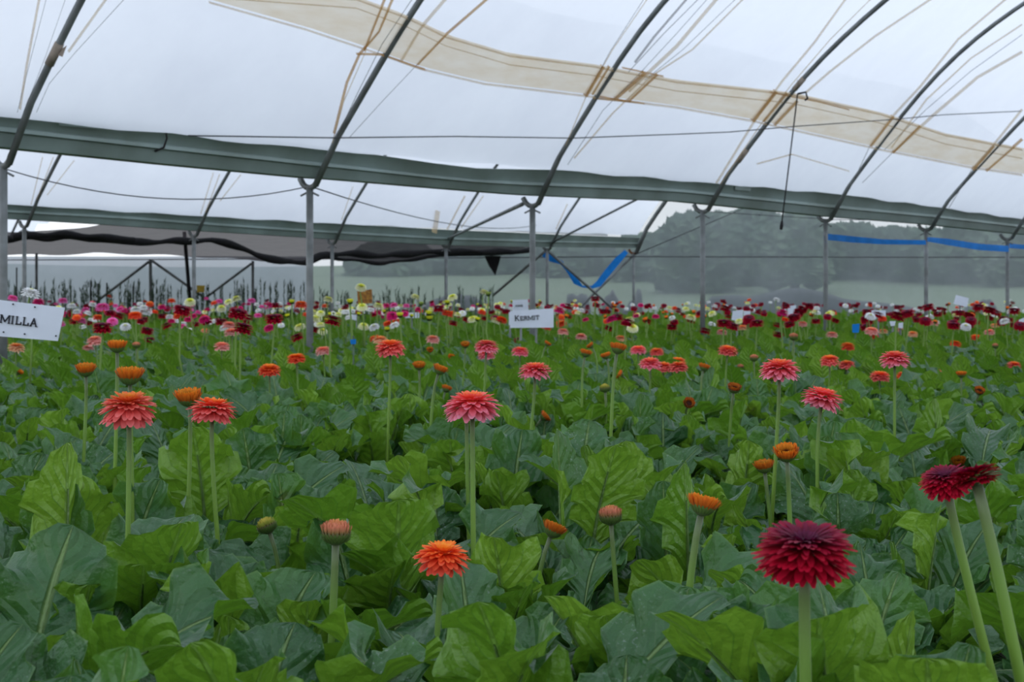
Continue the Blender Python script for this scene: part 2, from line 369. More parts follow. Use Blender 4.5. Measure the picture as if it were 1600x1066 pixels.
crease(BUP, 6, T, -.05); crease(BLO, 5, T, -.05); crease([(930, 146), (1000, 153), (1010, 155)], 4, RU); crease([(x, y+14) for x, y in BUP], 3, T, -.05)
for pts, wp, mt in [([(68, 240), (50, 315)], 2, T), ([(85, 240), (57, 312)], 2, T), ([(118, 245), (75, 300)], 2, T), ([(335, 265), (315, 330)], 2, T), ([(345, 267), (320, 335)], 2, T), ([(378, 268), (345, 310)], 2, T),
 ([(553, 287), (535, 340)], 1.6, T), ([(728, 302), (700, 355)], 3, T), ([(757, 302), (722, 352)], 2, T), ([(888, 315), (870, 355)], 2, T), ([(685, 325), (680, 360)], 9, T)]:
    crease(pts, wp, mt, -.045, B2, film2)

# ---------------------------------------------------------------- gutters, posts, ribs
def gutter(v, bot, top, u0, u1, zadd=0):
    ub = [(u_at(x, v+.07), on_v(x, y, v+.07)[1].z) for x, y in bot]; ut = [(u_at(x, v+.15), on_v(x, y, v+.15)[1].z) for x, y in top]
    gg = G(); P = []
    for u in np.arange(u0, u1, .3):
        zb = np.interp(u, *zip(*ub)); zt = np.interp(u, *zip(*ut)); h = zt-zb
        prf = [(.130, 1), (.150, .98), (.095, .50), (.125, .46), (.128, .37), (.10, .34), (.07, 0), (-.07, 0), (-.10, .34), (-.128, .37), (-.125, .46), (-.095, .50), (-.150, .98), (-.130, 1), (-.11, .98), (-.05, .06), (.05, .06), (.11, .98), (.130, 1)]
        P.append([uvw(u, v+a, zb+b*h) for a, b in prf])
    gg.grid(P); return gg
BOT1 = [(0, 229), (270, 257), (480, 277), (530, 280), (680, 293), (817, 304), (950, 310), (1060, 314), (1180, 326), (1296, 338), (1448, 350), (1600, 366)]
TOP1 = [(0, 165), (130, 180), (270, 197), (400, 214), (506, 229), (600, 243), (682, 255), (750, 263), (868, 265), (969, 268), (1070, 277), (1229, 294), (1364, 309), (1500, 325), (1600, 338)]
BOT2 = [(0, 341), (150, 350), (300, 360), (400, 366), (540, 375), (700, 383), (850, 386), (985, 387)]
TOP2 = [(0, 314), (80, 318), (200, 323), (300, 332), (420, 342), (530, 349), (700, 359), (800, 363), (860, 366), (990, 371)]
gu1 = gutter(V1, BOT1, TOP1, -3, 34).obj('gutter', M_gut, smooth=False)
tag(gu1, 'long front grey-green metal gutter crossing the whole picture', 'gutter')
u, p = on_v(262, 195, V1+.2)
gg = G().tube([uvw(u, V1+.16, p.z+.02), uvw(u+.02, V1+.165, p.z-.10), uvw(u+.01, V1+.14, p.z-.17), uvw(u-.05, V1+.11, p.z-.20)], .009, 6); gg.obj('drip_strap', M_roll, gu1)
for x in (105, 1160):
    u, p = on_v(x, 200 if x < 200 else 300, V1+.24); zb = np.interp(u, *zip(*[(on_v(a, b, V1)[0], on_v(a, b, V1)[1].z) for a, b in BOT1]))
    G().add([uvw(u+a, V1+b, zb+c) for a in (0, .35) for b, c in ((.153, .30), (.140, .18))], [(0, 1, 3, 2)]).obj('joint_plate', M_gut, gu1, smooth=False)
gu2 = gutter(V2, BOT2, TOP2, 6, row2[-1][0]+.05).obj('gutter', M_gut, smooth=False)
tag(gu2, 'rear grey-green gutter ending at the rusty corner post', 'gutter')
def post(u, z, v, label, fork=True, r=.030, rust=False):
    e = link('support_post', None, None, uvw(u, v, 0)); tag(e, label, 'post', 'gutter posts')
    G().tube([(0, 0, 0), (0, 0, z*.5), (0, 0, z-.045)], r, 10).obj('pole', M_galv, e)
    if fork:
        pts = [Vector((C_*a, -S_*a, z+b)) for a, b in ((-.12, .04), (-.085, -.01), (-.045, -.038), (0, -.048), (.045, -.038), (.08, -.012), (.105, .03))]
        G().tube(pts, .026, 8).obj('fork', M_rust if rust else M_galv, e)
        for k in (-1, 1): G().tube([(0, 0, z-.075), (S_*.04*k+C_*.07*k, C_*.04*k-S_*.07*k, z-.115)], .009, 5).obj('clamp_bolt', M_galv, e)
    return e
ORD = ['first', 'second', 'third', 'fourth', 'fifth', 'sixth', 'seventh', 'eighth', 'ninth']
for i, (u, z) in enumerate(row1):
    if 2 <= i <= 8: post(u, z, V1, f'{ORD[i-2]} galvanised post from the left under the front gutter')
for i, (u, z) in enumerate(row2):
    if i >= 2: post(u, z, V2, f'{ORD[i-2]} galvanised post from the left under the rear gutter' if i < 7 else 'rusty corner post at the end of the rear gutter', rust=(i == 7))
def rib(bay, i, label, dmax=W, r=.027, mat=None):
    u = bay.us[i]; zb = bay.zs[i]; pts = [uvw(u, bay.v0+a, zb+b) for a, b in ((.07, -.03),)]+[bay.pt(u, d) for d in np.linspace(.34, dmax, 40)]
    o = G().tube([p-Vector(pts[0]) for p in pts], r, 8).obj('roof_rib', mat or M_galv, None, loc=pts[0]); tag(o, label, 'roof rib', 'arched roof ribs'); return o
for i in range(1, len(row1)-2):
    k = i-2
    o = rib(B1, i, f'arched pipe rib rising from the {ORD[k]} front post' if 0 <= k <= 6 else ('arched pipe rib past the left edge of the front gutter' if k < 0 else 'arched pipe rib past the right edge of the front gutter'), W-.17)
    if k == 0: r0 = o
    if k == 3: r3 = o
for i in range(1, len(row2)):
    k = i-2; rib(B2, i, f'thin arched rib rising from the {ORD[k]} rear post' if 0 <= k < 5 else ('thick rust-marked end rib above the corner post' if k == 5 else 'thin arched rib past the left end of the rear gutter'), W-.17, .026 if k < 5 else .045)
for i in range(2, 5):
    u = B3.us[i]; dm = [d for d in np.linspace(.17, W, 60) if B3.pt(u, d).y < 34]
    if dm and W-dm[0] > 1:
        pts = [B3.pt(u, d) for d in np.linspace(dm[0], W-.17, 30)]
        tag(G().tube([p-pts[0] for p in pts], .026, 8).obj('roof_rib', M_galv, None, loc=pts[0]), f'{ORD[i-2]} far rib from the left, above the dark shade net', 'roof rib', 'arched roof ribs')
def wrap(ribo, bay, i, ypx, x, k=1):       # taped patches on ribs
    h = bay.hit(x, ypx); u = bay.us[i]; a, b = bay.pt(u, h[1]-.06), bay.pt(u, h[1]+.06)
    G().tube([a-ribo.location, b-ribo.location], .034, 8).obj('tape_wrap', M_bcrease_solid, ribo)
    c = (a+b)/2-ribo.location; G().add([c, c+Vector((.10*k, -.05, .05)), c+Vector((.07*k, -.05, -.03))], [(0, 1, 2)]).obj('tape_flap', M_bcrease_solid, ribo)
M_bcrease_solid = plain('old_tape', (.40, .33, .27), .8, 0, .3, 20)
wrap(r0, B1, 2, 84, 86); wrap(r3, B1, 5, 130, 1247, -.3); wrap(r3, B1, 5, 243, 1163, -.2)

# tie poles and braces
def pole(a, b, r, label, mat=None, name='brace_pole', cat='brace'):
    a, b = Vector(a), Vector(b); return tag(G().tube([Vector(), (b-a)*.5, b-a], r, 8).obj(name, mat or M_galv, None, loc=a), label, cat)
r2 = {k: uvw(row2[k+2][0], V2, row2[k+2][1]) for k in range(6)}; r1 = {k: uvw(row1[k+2][0], V1, row1[k+2][1]) for k in range(7)}
pole(r2[3]+Vector((.05, -.1, .12)), r1[2]+Vector((-.1, .12, -.02)), .022, 'slanting tie pole from the third front post to the rear gutter')
pole(r2[4]+Vector((.1, -.1, .1)), pix(1012, 303, 28.5), .022, 'slanting tie pole behind the front gutter near the end rib')
pole(r2[4]+Vector((0, .05, -.05)), pix(968, 492, 34.0), .028, 'dark brace running down right from below the blue tape')
pole(r2[5]+Vector((0, .05, -.08)), pix(880, 506, 34.1), .028, 'brace running down left from the rusty corner post')
pole(r2[4]+Vector((-.03, .1, -.06)), pix(770, 462, 33.9), .028, 'brace running down left behind the third front post')
pole(pix(57, 396, 33.2), pix(57, 520, 33.2), .03, 'short back post near the left edge below the shade net', name='support_post', cat='post')
pole(pix(235, 405, 33.4), pix(236, 530, 33.4), .034, 'back post where two braces meet below the shade net', name='support_post', cat='post')
pole(pix(233, 409, 33.4), pix(150, 472, 33.3), .028, 'back brace sloping down left from the braced post')
pole(pix(238, 408, 33.4), pix(330, 473, 33.3), .028, 'back brace sloping down right from the braced post')
pole(pix(393, 412, 33.5), pix(315, 470, 33.4), .026, 'back brace sloping down left beside the yellow card')
pole(pix(395, 408, 33.5), pix(395, 530, 33.5), .03, 'back post left of the second front post', name='support_post', cat='post')
pole(pix(288, 362, 30), pix(300, 510, 30), .035, 'dark leaning pole beside the second rear post', M_roll)

# wires and cords
def wire(P, r, label, name='wire', mat=None, cat='wire'):
    P = [Vector(p) for p in P]; return tag(G().tube([p-P[0] for p in P], r, 5).obj(name, mat or M_wire, None, loc=P[0]), label, cat)
def roofline(bay, pts, off): return [q[1] for q in trace(bay, pts, off)]
wire(roofline(B1, [(300, 193), (530, 198), (720, 197), (900, 201), (1060, 196), (1145, 193)], -.09)+roofline(B1, [(1145, 193), (1245, 185), (1400, 175), (1480, 168), (1600, 163)], -.09), .006, 'thin wire strung under the near film roof')
def sagline(a, b, s, n=14): return [a.lerp(b, k/n)-Vector((0, 0, 4*s*(k/n)*(1-k/n))) for k in range(n+1)]
wire(sagline(pix(8, 264, 12.5), pix(484, 291, 13.8), .17), .005, 'sagging wire between the first two front posts')
wire(sagline(pix(487, 292, 13.8), pix(838, 352, 31), .18), .006, 'sagging wire behind the second front post')
wire([pix(-200, 407, 34.2), pix(400, 405, 34.2), pix(990, 401, 34.2), pix(1400, 402, 34.2), pix(1700, 402, 34.2)], .012, 'straight wire running along the back wall net')
wire([pix(992, 398, 34), pix(1100, 352, 34.1), pix(1175, 320, 34.2)], .010, 'thin stay wire rising right from the corner post')
wire([pix(1110, 331, 34.2), pix(1300, 343, 34.2), pix(1700, 349, 34.2)], .008, 'faint upper wire along the back wall net')
h = B1.hit(1250, 138); a = B1.pt(h[0], h[1], -.06); b = pix(1222, 345, a.y)
c = wire([a, a.lerp(b, .3), a.lerp(b, .65), b], .008, 'dark cord hanging from the taped fourth rib', 'hanging_cord', M_roll, 'cord')
G().tube([b-a, b-a+Vector((-.006, 0, -.06)), b-a+Vector((-.012, 0, -.10))], [.010, .02, .014], 6).obj('cord_end', M_roll, c)
G().tube([Vector((0, 0, 0)), Vector((.09, 0, .02)), Vector((.11, 0, -.05)), Vector((.08, 0, -.07))], .012, 6).obj('knot_loop', M_roll, c)

# ---------------------------------------------------------------- back wall net, shade net, things outside
def netwall(x0, x1, z1, Y, mat, name, label, seed):
    P = [[(x, Y+.05*math.sin(x*1.3+seed)+.03*math.sin(z*3+x*2.1), z) for x in np.linspace(x0, x1, 60)] for z in np.linspace(.02, z1, 12)]
    return tag(G().grid(P).obj(name, mat), label, None, kind='structure')
netwall(-4.42, 18, 3.55, 34.9, M_net, 'wall_back', 'see-through grey net wall with trees showing behind', 0)
netwall(-16, -4.42, 2.05, 34.9, M_netw, 'wall_back', 'paler net wall below the dark shade net', 2)
topE = [(-80, 357), (0, 362), (80, 361), (150, 352), (200, 346), (320, 350), (520, 362), (700, 374), (800, 382), (838, 388)]
midE = [(-80, 383), (0, 380), (100, 380), (200, 384), (300, 380), (400, 390), (520, 395), (640, 393), (760, 395), (838, 389)]
botE = [(-80, 399), (0, 398), (75, 399), (150, 396), (230, 398), (300, 401), (400, 407), (450, 410), (520, 404), (600, 413), (640, 406), (700, 400), (760, 399), (838, 390)]
def yrow2(x): return uvw(u_at(x, V2), V2, 0).y
P = []
for x in np.arange(-80, 839, 12):
    yn = min(yrow2(x)+1.2, 33.2); a, b, c = (np.interp(x, *zip(*q)) for q in (topE, midE, botE)); r = []
    for k in range(9):
        f = k/8; y = (a+(b-a)*f*2) if f < .5 else b+(c-b)*(f*2-1); r.append(pix(x, y+1.2*math.sin(x*.06+k), yn+(33.9-yn)*f))
    P.append(r)
sh = G().grid(P).obj('shade_net', M_shade); tag(sh, 'dark brown shade net slung below the rear roof', 'shade net')
def roll(pts, rpx, dy=1.0):
    xs = np.arange(pts[0][0], pts[-1][0]+1, 10); ys = np.interp(xs, *zip(*pts)); q = [pix(x, y+1.0*math.sin(x*.11), min(yrow2(x)+dy, 33.6)) for x, y in zip(xs, ys)]
    return G().tube(q, [rpx/F*p.y*(1+.3*math.sin(i*.9)) for i, p in enumerate(q)], 8).obj('bundled_edge', M_roll, sh)
roll([(-80, 376), (0, 374), (60, 371), (130, 371), (170, 376), (220, 379), (270, 377), (330, 376), (355, 379), (400, 398), (440, 409), (480, 410), (505, 399), (540, 396), (600, 400), (640, 396), (700, 393), (800, 394), (838, 389)], 5)
roll([(500, 399), (540, 406), (600, 412), (640, 406), (700, 398), (760, 397)], 2.6, 1.3)
roll([(20, 369), (90, 366), (150, 370), (210, 375)], 5, .8)
a, b, c, d = pix(757, 400, 33), pix(783, 400, 33), pix(774, 431, 33), pix(764, 416, 33.1)
G().add([a, b, c, d], [(0, 1, 2), (0, 2, 3)]).obj('hanging_corner', M_roll, sh, smooth=False)

def ribbon(P, hpx, label, twist=None):
    P = [Vector(p) for p in P]; q = []
    for i, p in enumerate(P):
        t = (P[min(i+1, len(P)-1)]-P[max(i-1, 0)]).normalized(); n = t.cross(Vector((0, -1, 0))).normalized(); h = (hpx[i] if isinstance(hpx, list) else hpx)*.5/F*p.y
        q.append([p-n*h+Vector((0, .01, 0)), p+Vector((0, -.02*((i % 2)-.3), 0)), p+n*h])
    return tag(G().grid(q).obj('blue_tape', M_blue), label, 'tape', 'blue tapes')
def pline(pts, Y0, Y1): n = len(pts); return [pix(x, y, Y0+(Y1-Y0)*i/(n-1)) for i, (x, y) in enumerate(pts)]
Yp = [uvw(u, V1, 0).y for u, z in row1[2:]]
ribbon(pline([(1289, 375), (1291, 370), (1330, 374), (1380, 378), (1447, 379)], Yp[4]-.05, Yp[5]-.05), [12, 10, 10, 8, 7], 'blue tape stretched between the fifth and sixth front posts')
ribbon(pline([(1449, 374), (1480, 378), (1530, 386), (1576, 389)], Yp[5]-.05, Yp[6]-.05), [7, 10, 10, 10], 'blue tape sloping from the sixth to the seventh front post')
ribbon(pline([(1575, 384), (1600, 386), (1680, 390)], Yp[6]-.05, Yp[6]+1.5), 7, 'short blue tape at the right edge of the picture')
ribbon([pix(x, y, 33.3+i*.06) for i, (x, y) in enumerate([(849, 397), (862, 404), (878, 411), (886, 423), (900, 440), (910, 448), (925, 449), (935, 444), (950, 425), (965, 407), (979, 393)])], [8, 11, 6, 3, 10, 3, 5, 10, 11, 11, 7], 'blue tape drooping in a V beside the corner post')

def heap(px, Y, label):                      # black plastic lying outside the net: px outline from left to right along the top
    xs = np.linspace(px[0][0], px[-1][0], 26); top = np.interp(xs, *zip(*px)); P = []
    for x, y in zip(xs, top):
        zt = max(pix(x, y, Y).z+.02*math.sin(x*.5), .05); X = (x-800)/F*Y; zg = meadow_z(X, Y)-.05
        P.append([(X, Y+.6*math.cos(a), zg+(zt-zg)*math.sin(a)) for a in np.linspace(0, math.pi, 9)])
    tag(G().grid(P).obj('plastic_heap', M_plastic), label, 'plastic sheet', 'black plastic outside the net')
heap([(1098, 478), (1108, 464), (1150, 459), (1170, 463), (1215, 455), (1245, 450), (1290, 456), (1320, 466), (1345, 470), (1400, 477), (1440, 482)], 36, 'long dark plastic heap behind the net, right of centre')
heap([(1500, 487), (1520, 473), (1545, 467), (1552, 472), (1558, 485)], 36, 'dark wedge of plastic behind the net near the right edge')
heap([(884, 482), (886, 458), (900, 461), (917, 459), (922, 478)], 35.6, 'low dark plastic roll behind the blue tape')
heap([(936, 490), (945, 466), (957, 453), (966, 466), (974, 488)], 35.6, 'pointed dark plastic heap left of the corner post')
heap([(972, 486), (990, 466), (996, 452), (1002, 452), (1004, 486)], 35.9, 'upright dark plastic heap at the corner post')
heap([(655, 478), (690, 464), (715, 460), (740, 463), (758, 474), (765, 486)], 35.8, 'flat dark plastic heap behind the fourth rear post')

def tree(x, ytop, Y, wpx, label, seed):
    rr = random.Random(seed); X = (x-800)/F*Y; zg = meadow_z(X, Y); zt = CZ+(HZ-ytop)/F*Y; hw = wpx*.5/F*Y
    e = link('tree', None, None, (X, Y, zg)); tag(e, label, 'tree', 'trees beyond the net')
    H = zt-zg; gt = G(); gt.tube([(0, 0, -.1), (.1, 0, H*.3), (0, .1, H*.7)], [.22, .16, .06], 7); gt.obj('trunk', M_bark, e)
    V = []; Fc = []
    blobs = [(rr.uniform(-.6, .6)*hw, rr.uniform(-.5, .5)*hw, H*rr.uniform(.22, .82), hw*rr.uniform(.35, .6)) for _ in range(13)]+[(0, 0, H*.78, H*.2)]
    for bx, by, bz, br in blobs:
        for k in range(260):
            d = Vector((rr.gauss(0, 1), rr.gauss(0, 1), rr.gauss(0, 1))).normalized(); p = Vector((bx, by, bz))+d*br*rr.uniform(.75, 1.05)
            p.z = max(-.2, min(p.z, H)); a = Vector((rr.gauss(0, 1), rr.gauss(0, 1), rr.gauss(0, 1))).normalized()*.28; b = a.orthogonal().normalized()*.2
            n = len(V); V += [p-a, p+b, p+a, p-b]; Fc.append((n, n+1, n+2, n+3))
        bs = len(V); ico = [(math.cos(t)*math.sin(q), math.sin(t)*math.sin(q), math.cos(q)) for q in (.3, 1.0, 1.7, 2.5) for t in np.arange(0, 6.28, .785)]
        V += [Vector((bx, by, bz))+Vector(c)*br*.82 for c in ico]
        for q in range(3):
            for t in range(8): Fc.append((bs+q*8+t, bs+q*8+(t+1) % 8, bs+(q+1)*8+(t+1) % 8, bs+(q+1)*8+t))
    link('crown', mesh('crown', V, Fc, M_tree, smooth=False), e)
for i, (x, yt, Y, wp, lab) in enumerate([(1085, 338, 66, 130, 'rounded tree right of the end rib behind the net'), (1165, 326, 70, 150, 'tall dark tree above the long plastic heap'), (1240, 332, 64, 120, 'broad tree left of the hanging tape behind the net'),
 (1330, 352, 72, 130, 'low tree behind the fifth front post'), (1420, 362, 70, 120, 'low tree between the fifth and sixth front posts'), (1490, 352, 68, 120, 'tree just right of the sixth front post'), (1590, 350, 66, 140, 'tree at the right edge behind the net'),
 (1010, 372, 75, 110, 'tree behind the rusty corner post'), (900, 385, 80, 150, 'faint tree behind the drooping blue tape'), (760, 395, 84, 170, 'faint tree behind the third front post'), (600, 400, 84, 170, 'faint tree behind the fallen edge of shade net'), (1700, 345, 70, 150, 'tree beyond the right edge')]):
    tree(x, yt, Y, wp, lab, 40+i)

# ---------------------------------------------------------------- gerbera leaves and plants
def leaf_geo(seed, NT=36, NC=4, Lb=.27, Wd=.085, pet=.20, e0=82, e1=10, cup=.5, und=.022, flat=False):
    rr = random.Random(seed); ph = rr.uniform(0, 6); ph2 = rr.uniform(0, 6); tw = rr.uniform(-.5, .5); bendx = rr.uniform(-.15, .15)
    nl = rr.choice((4, 5, 6)); lobe = rr.uniform(.22, .42); lph = rr.uniform(.1, .6)
    V = []; U = []; Fc = []
    NP = 5; tot = pet+Lb; p = Vector((0, 0, 0)); curve = []
    n_ = NP+NT
    for i in range(n_+1):
        f = (i/NP*pet if i <= NP else pet+(i-NP)/NT*Lb)/tot
        el = math.radians(e0+(e1-e0)*f**1.6); d = Vector((math.cos(el), bendx*f, math.sin(el)))
        if i:
            st = pet/NP if i <= NP else Lb/NT; p = p+d*st
        curve.append((p.copy(), d.normalized()))
    for i in range(NT+1):
        t = i/NT; p, d = curve[NP+i]
        s = t/.58
        wv = (.13+.87*math.sin(min(s, 1)*math.pi/2)**1.3) if s < 1 else max(0, 1-((t-.58)/.42)**1.9)**.72
        roll_ = tw*t; side = Vector((0, 1, 0))
        side = (side-d*side.dot(d)).normalized(); up = d.cross(side).normalized(); up = -up if up.dot(Vector((-math.sin(0), 0, 1))) < 0 and False else up
        side, up = side*math.cos(roll_)+up*math.sin(roll_), up*math.cos(roll_)-side*math.sin(roll_)
        for j in range(-NC, NC+1):
            a = j/NC; sg = 1 if a >= 0 else -1
            fr = (t*nl+(.15 if sg > 0 else lph)) % 1; tooth = 1-lobe*(1.5-1.0*t)*((1-fr)*1.25 if fr > .2 else fr*5)*abs(a)**.7; wd = Wd*wv*tooth
            c = cup*(.8-.5*t); zz = wd*(abs(a)**1.3)*c+und*(abs(a)**2)*wv*(math.sin(t*11+ph+sg*1.1)+.6*math.sin(t*23+ph2+sg))
            back = .03*wv*a*a*(1-fr)
            V.append(p+side*(a*wd*math.cos(c*abs(a)*.7))+up*zz+d*back); U.append((.5+.5*a, t))
    m = 2*NC+1
    for i in range(NT):
        for j in range(m-1): Fc.append((i*m+j, (i+1)*m+j, (i+1)*m+j+1, i*m+j+1))
    # petiole and midrib on the underside
    sides = 5 if not flat else 3; b = len(V); rows = curve[:NP+1]+([curve[NP+k] for k in range(3, int(NT*.8), 4)] if not flat else [])
    for k, (p, d) in enumerate(rows):
        side = Vector((0, 1, 0)); side = (side-d*side.dot(d)).normalized(); up = d.cross(side); r = .0045*(1-.75*max(0, k-NP)/max(1, len(rows)-NP))
        q = p-up*(r*.7)
        for s in range(sides): an = 2*math.pi*s/sides; V.append(q+(side*math.cos(an)+up*math.sin(an))*r); U.append((.5, .3))
    for k in range(len(rows)-1):
        for s in range(sides): Fc.append((b+k*sides+s, b+k*sides+(s+1) % sides, b+(k+1)*sides+(s+1) % sides, b+(k+1)*sides+s))
    return V, Fc, U
LEAVES = []                                   # outer arching, middle, inner upright
rr = random.Random(3)
for k in range(18):
    cls = k % 3; e1 = [rr.uniform(-45, 10), rr.uniform(5, 50), rr.uniform(50, 85)][cls]; e0 = [rr.uniform(70, 80), rr.uniform(75, 84), rr.uniform(80, 88)][cls]
    V, Fc, U = leaf_geo(100+k, Lb=rr.uniform(.22, .31), Wd=rr.uniform(.066, .092), pet=rr.uniform(.19, .25) if cls else rr.uniform(.23, .29), e0=e0, e1=e1, cup=rr.choice((-.35, .2, .45, .8, 1.15))+rr.uniform(-.1, .1), und=rr.uniform(.014, .034))
    LEAVES.append(mesh('leaf', V, Fc, M_leaf, U))
LOW = []
for k in range(9):
    cls = k % 3; e1 = [rr.uniform(-45, -5), rr.uniform(-5, 40), rr.uniform(45, 75)][cls]; e0 = [66, 77, 84][cls]
    V, Fc, U = leaf_geo(300+k, NT=9, NC=2, Lb=.26, Wd=.080, pet=.24, e0=e0, e1=e1, cup=rr.uniform(.2, .7), flat=True); LOW.append((np.array([tuple(v) for v in V]), Fc, np.array(U)))
cells = []
y = 1.25
while y < 33:
    st = .30 if y < 14 else .36; hwid = .335*y+.5
    x = -hwid+R.uniform(0, st)
    while x < hwid: cells.append((x+R.uniform(-.09, .09), y+R.uniform(-.09, .09))); x += st
    y += st*.95
def clear_of_posts(x, y): return True
cells.sort(key=lambda c: c[1])
near, rest = cells[:300], cells[300:]
PLANTS = []
for x, y in near:
    e = link('gerbera_plant', None, None, (x, y, BZ), (0, 0, R.uniform(0, 6.28))); s0 = R.uniform(.88, 1.08); n = R.randint(10, 12)
    a0 = R.uniform(0, 6.28)
    for k in range(n):
        f = k/n; cls = 0 if f < .45 else (1 if f < .8 else 2)
        lm = LEAVES[R.randrange(6)*3+cls]; s = s0*R.uniform(.8, 1.1)
        o = link('leaf', lm, e, (R.uniform(-.02, .02), R.uniform(-.02, .02), R.uniform(-.02, .02)), (R.uniform(-.15, .15), R.uniform(-.15, .15), a0+k*2.4+R.uniform(-.4, .4)), s)
    PLANTS.append(e)
# the plants beyond, too many to pick apart
VV = []; FF = []; UU = []; CC = []; nb = 0
for x, y in rest:
    n = 8 if y < 16 else 5
    for k in range(n):
        cls = (0, 1, 0, 1, 2, 0, 1, 0)[k]; V, Fc, U = LOW[R.randrange(3)*3+cls]; a = k*2.4+R.uniform(0, 1.2); s = R.uniform(.75, 1.12)
        ca, sa = math.cos(a)*s, math.sin(a)*s
        q = np.empty_like(V); q[:, 0] = x+V[:, 0]*ca-V[:, 1]*sa; q[:, 1] = y+V[:, 0]*sa+V[:, 1]*ca; q[:, 2] = BZ+V[:, 2]*s
        VV.append(q); FF += [tuple(i+nb for i in f) for f in Fc]; UU.append(U); r = R.random(); CC.append(np.full((len(V), 3), r)); nb += len(V)
VV = np.concatenate(VV); o = link('gerbera_foliage', mesh('gerbera_foliage', VV, FF, M_leaf, np.concatenate(UU), np.concatenate(CC)))
tag(o, 'dense green gerbera foliage filling the bed towards the back', 'foliage', kind='stuff')

# ---------------------------------------------------------------- gerbera flowers
def lin(r, g, b): f = lambda c: ((c/255+.055)/1.055)**2.4 if c > 10 else c/255/12.92; return (f(r), f(g), f(b))
def petal(Ln, Wd, elev, z0, r0, ang, curl, cin, cout, nr=5, nc=2, cupv=.25, tipc=None):
    V = []; C = []; Fc = []; e = math.radians(elev); r, z = r0, z0; m = nc+1
    for i in range(nr+1):
        t = i/nr; wv = (.40+.60*math.sin(min(t/.7, 1)*math.pi/2)) if t < .74 else math.sqrt(max(.06, 1-((t-.74)/.28)**2))
        el = e+math.radians(curl)*t
        if i: r += math.cos(el)*Ln/nr; z += math.sin(el)*Ln/nr
        for j in range(m):
            a = 2*j/nc-1; yy = a*Wd*.5*wv; zz = z+cupv*Wd*.5*(a*a)*wv
            ca, sa = math.cos(ang), math.sin(ang); V.append((r*ca-yy*sa, r*sa+yy*ca, zz))
            c = [min(.93, 1.3*(cin[q]+(cout[q]-cin[q])*t)) for q in range(3)]
            if tipc and t > .85: c = tipc
            C.append(c)
    for i in range(nr):
        for j in range(nc): Fc.append((i*m+j, (i+1)*m+j, (i+1)*m+j+1, i*m+j+1))
    return V, Fc, C
def dome(g, r, h, z0, c0, c1, n=10, k=4, flip=False):
    V = []; C = []; Fc = []
    for i in range(k+1):
        a = i/k*math.pi/2
        for q in range(n): th = 2*math.pi*q/n; V.append((r*math.cos(a)*math.cos(th), r*math.cos(a)*math.sin(th), z0+h*math.sin(a))); C.append([c0[m]+(c1[m]-c0[m])*i/k for m in range(3)])
    for i in range(k):
        for q in range(n):
            f = (i*n+q, i*n+(q+1) % n, (i+1)*n+(q+1) % n, (i+1)*n+q); Fc.append(f[::-1] if flip else f)
    g.add(V, Fc, None, C)
def rings(rs, rr, det=1.0):
    g = G()
    for n, r0, Ln, Wd, el, z0, curl, ci, co in rs:
        n2 = max(6, int(n*det)); wf = n/n2
        for k in range(n2):
            a = 2*math.pi*(k+rr.uniform(-.25, .25))/n2+z0*400; j = rr.uniform(.85, 1.15); sh = rr.uniform(.88, 1.10)
            V, Fc, C = petal(Ln*rr.uniform(.9, 1.08), Wd*wf, el+rr.uniform(-6, 6), z0, r0, a, curl+rr.uniform(-8, 8), [c*sh for c in ci], [c*sh for c in co], 5 if det >= 1 else 3, 2)
            g.add(V, Fc, None, C)
    return g
def calyx(rad=.017, h=.016, rows=3, n=18, g=None):
    g = g or G(); c0, c1 = lin(70, 95, 50), lin(105, 115, 80); dome(g, rad, -h, .001, c0, c1, 14, 4, True)
    for k in range(rows):
        for q in range(n):
            f = k/rows; r = rad*(1-.35*f); V, Fc, C = petal(.011, .0042, 60-10*k, -h*(.35+.5*f), r*.95, 2*math.pi*(q+.5*(k % 2))/n, 10, lin(75, 100, 45), lin(120, 105, 75) if k == 0 else lin(90, 115, 55), 3, 2)
            g.add(V, Fc, None, C)
    return g
PK, PO, PM = lin(232, 108, 124), lin(246, 150, 158), lin(222, 66, 72)
OR, OY = lin(238, 96, 36), lin(240, 140, 40)
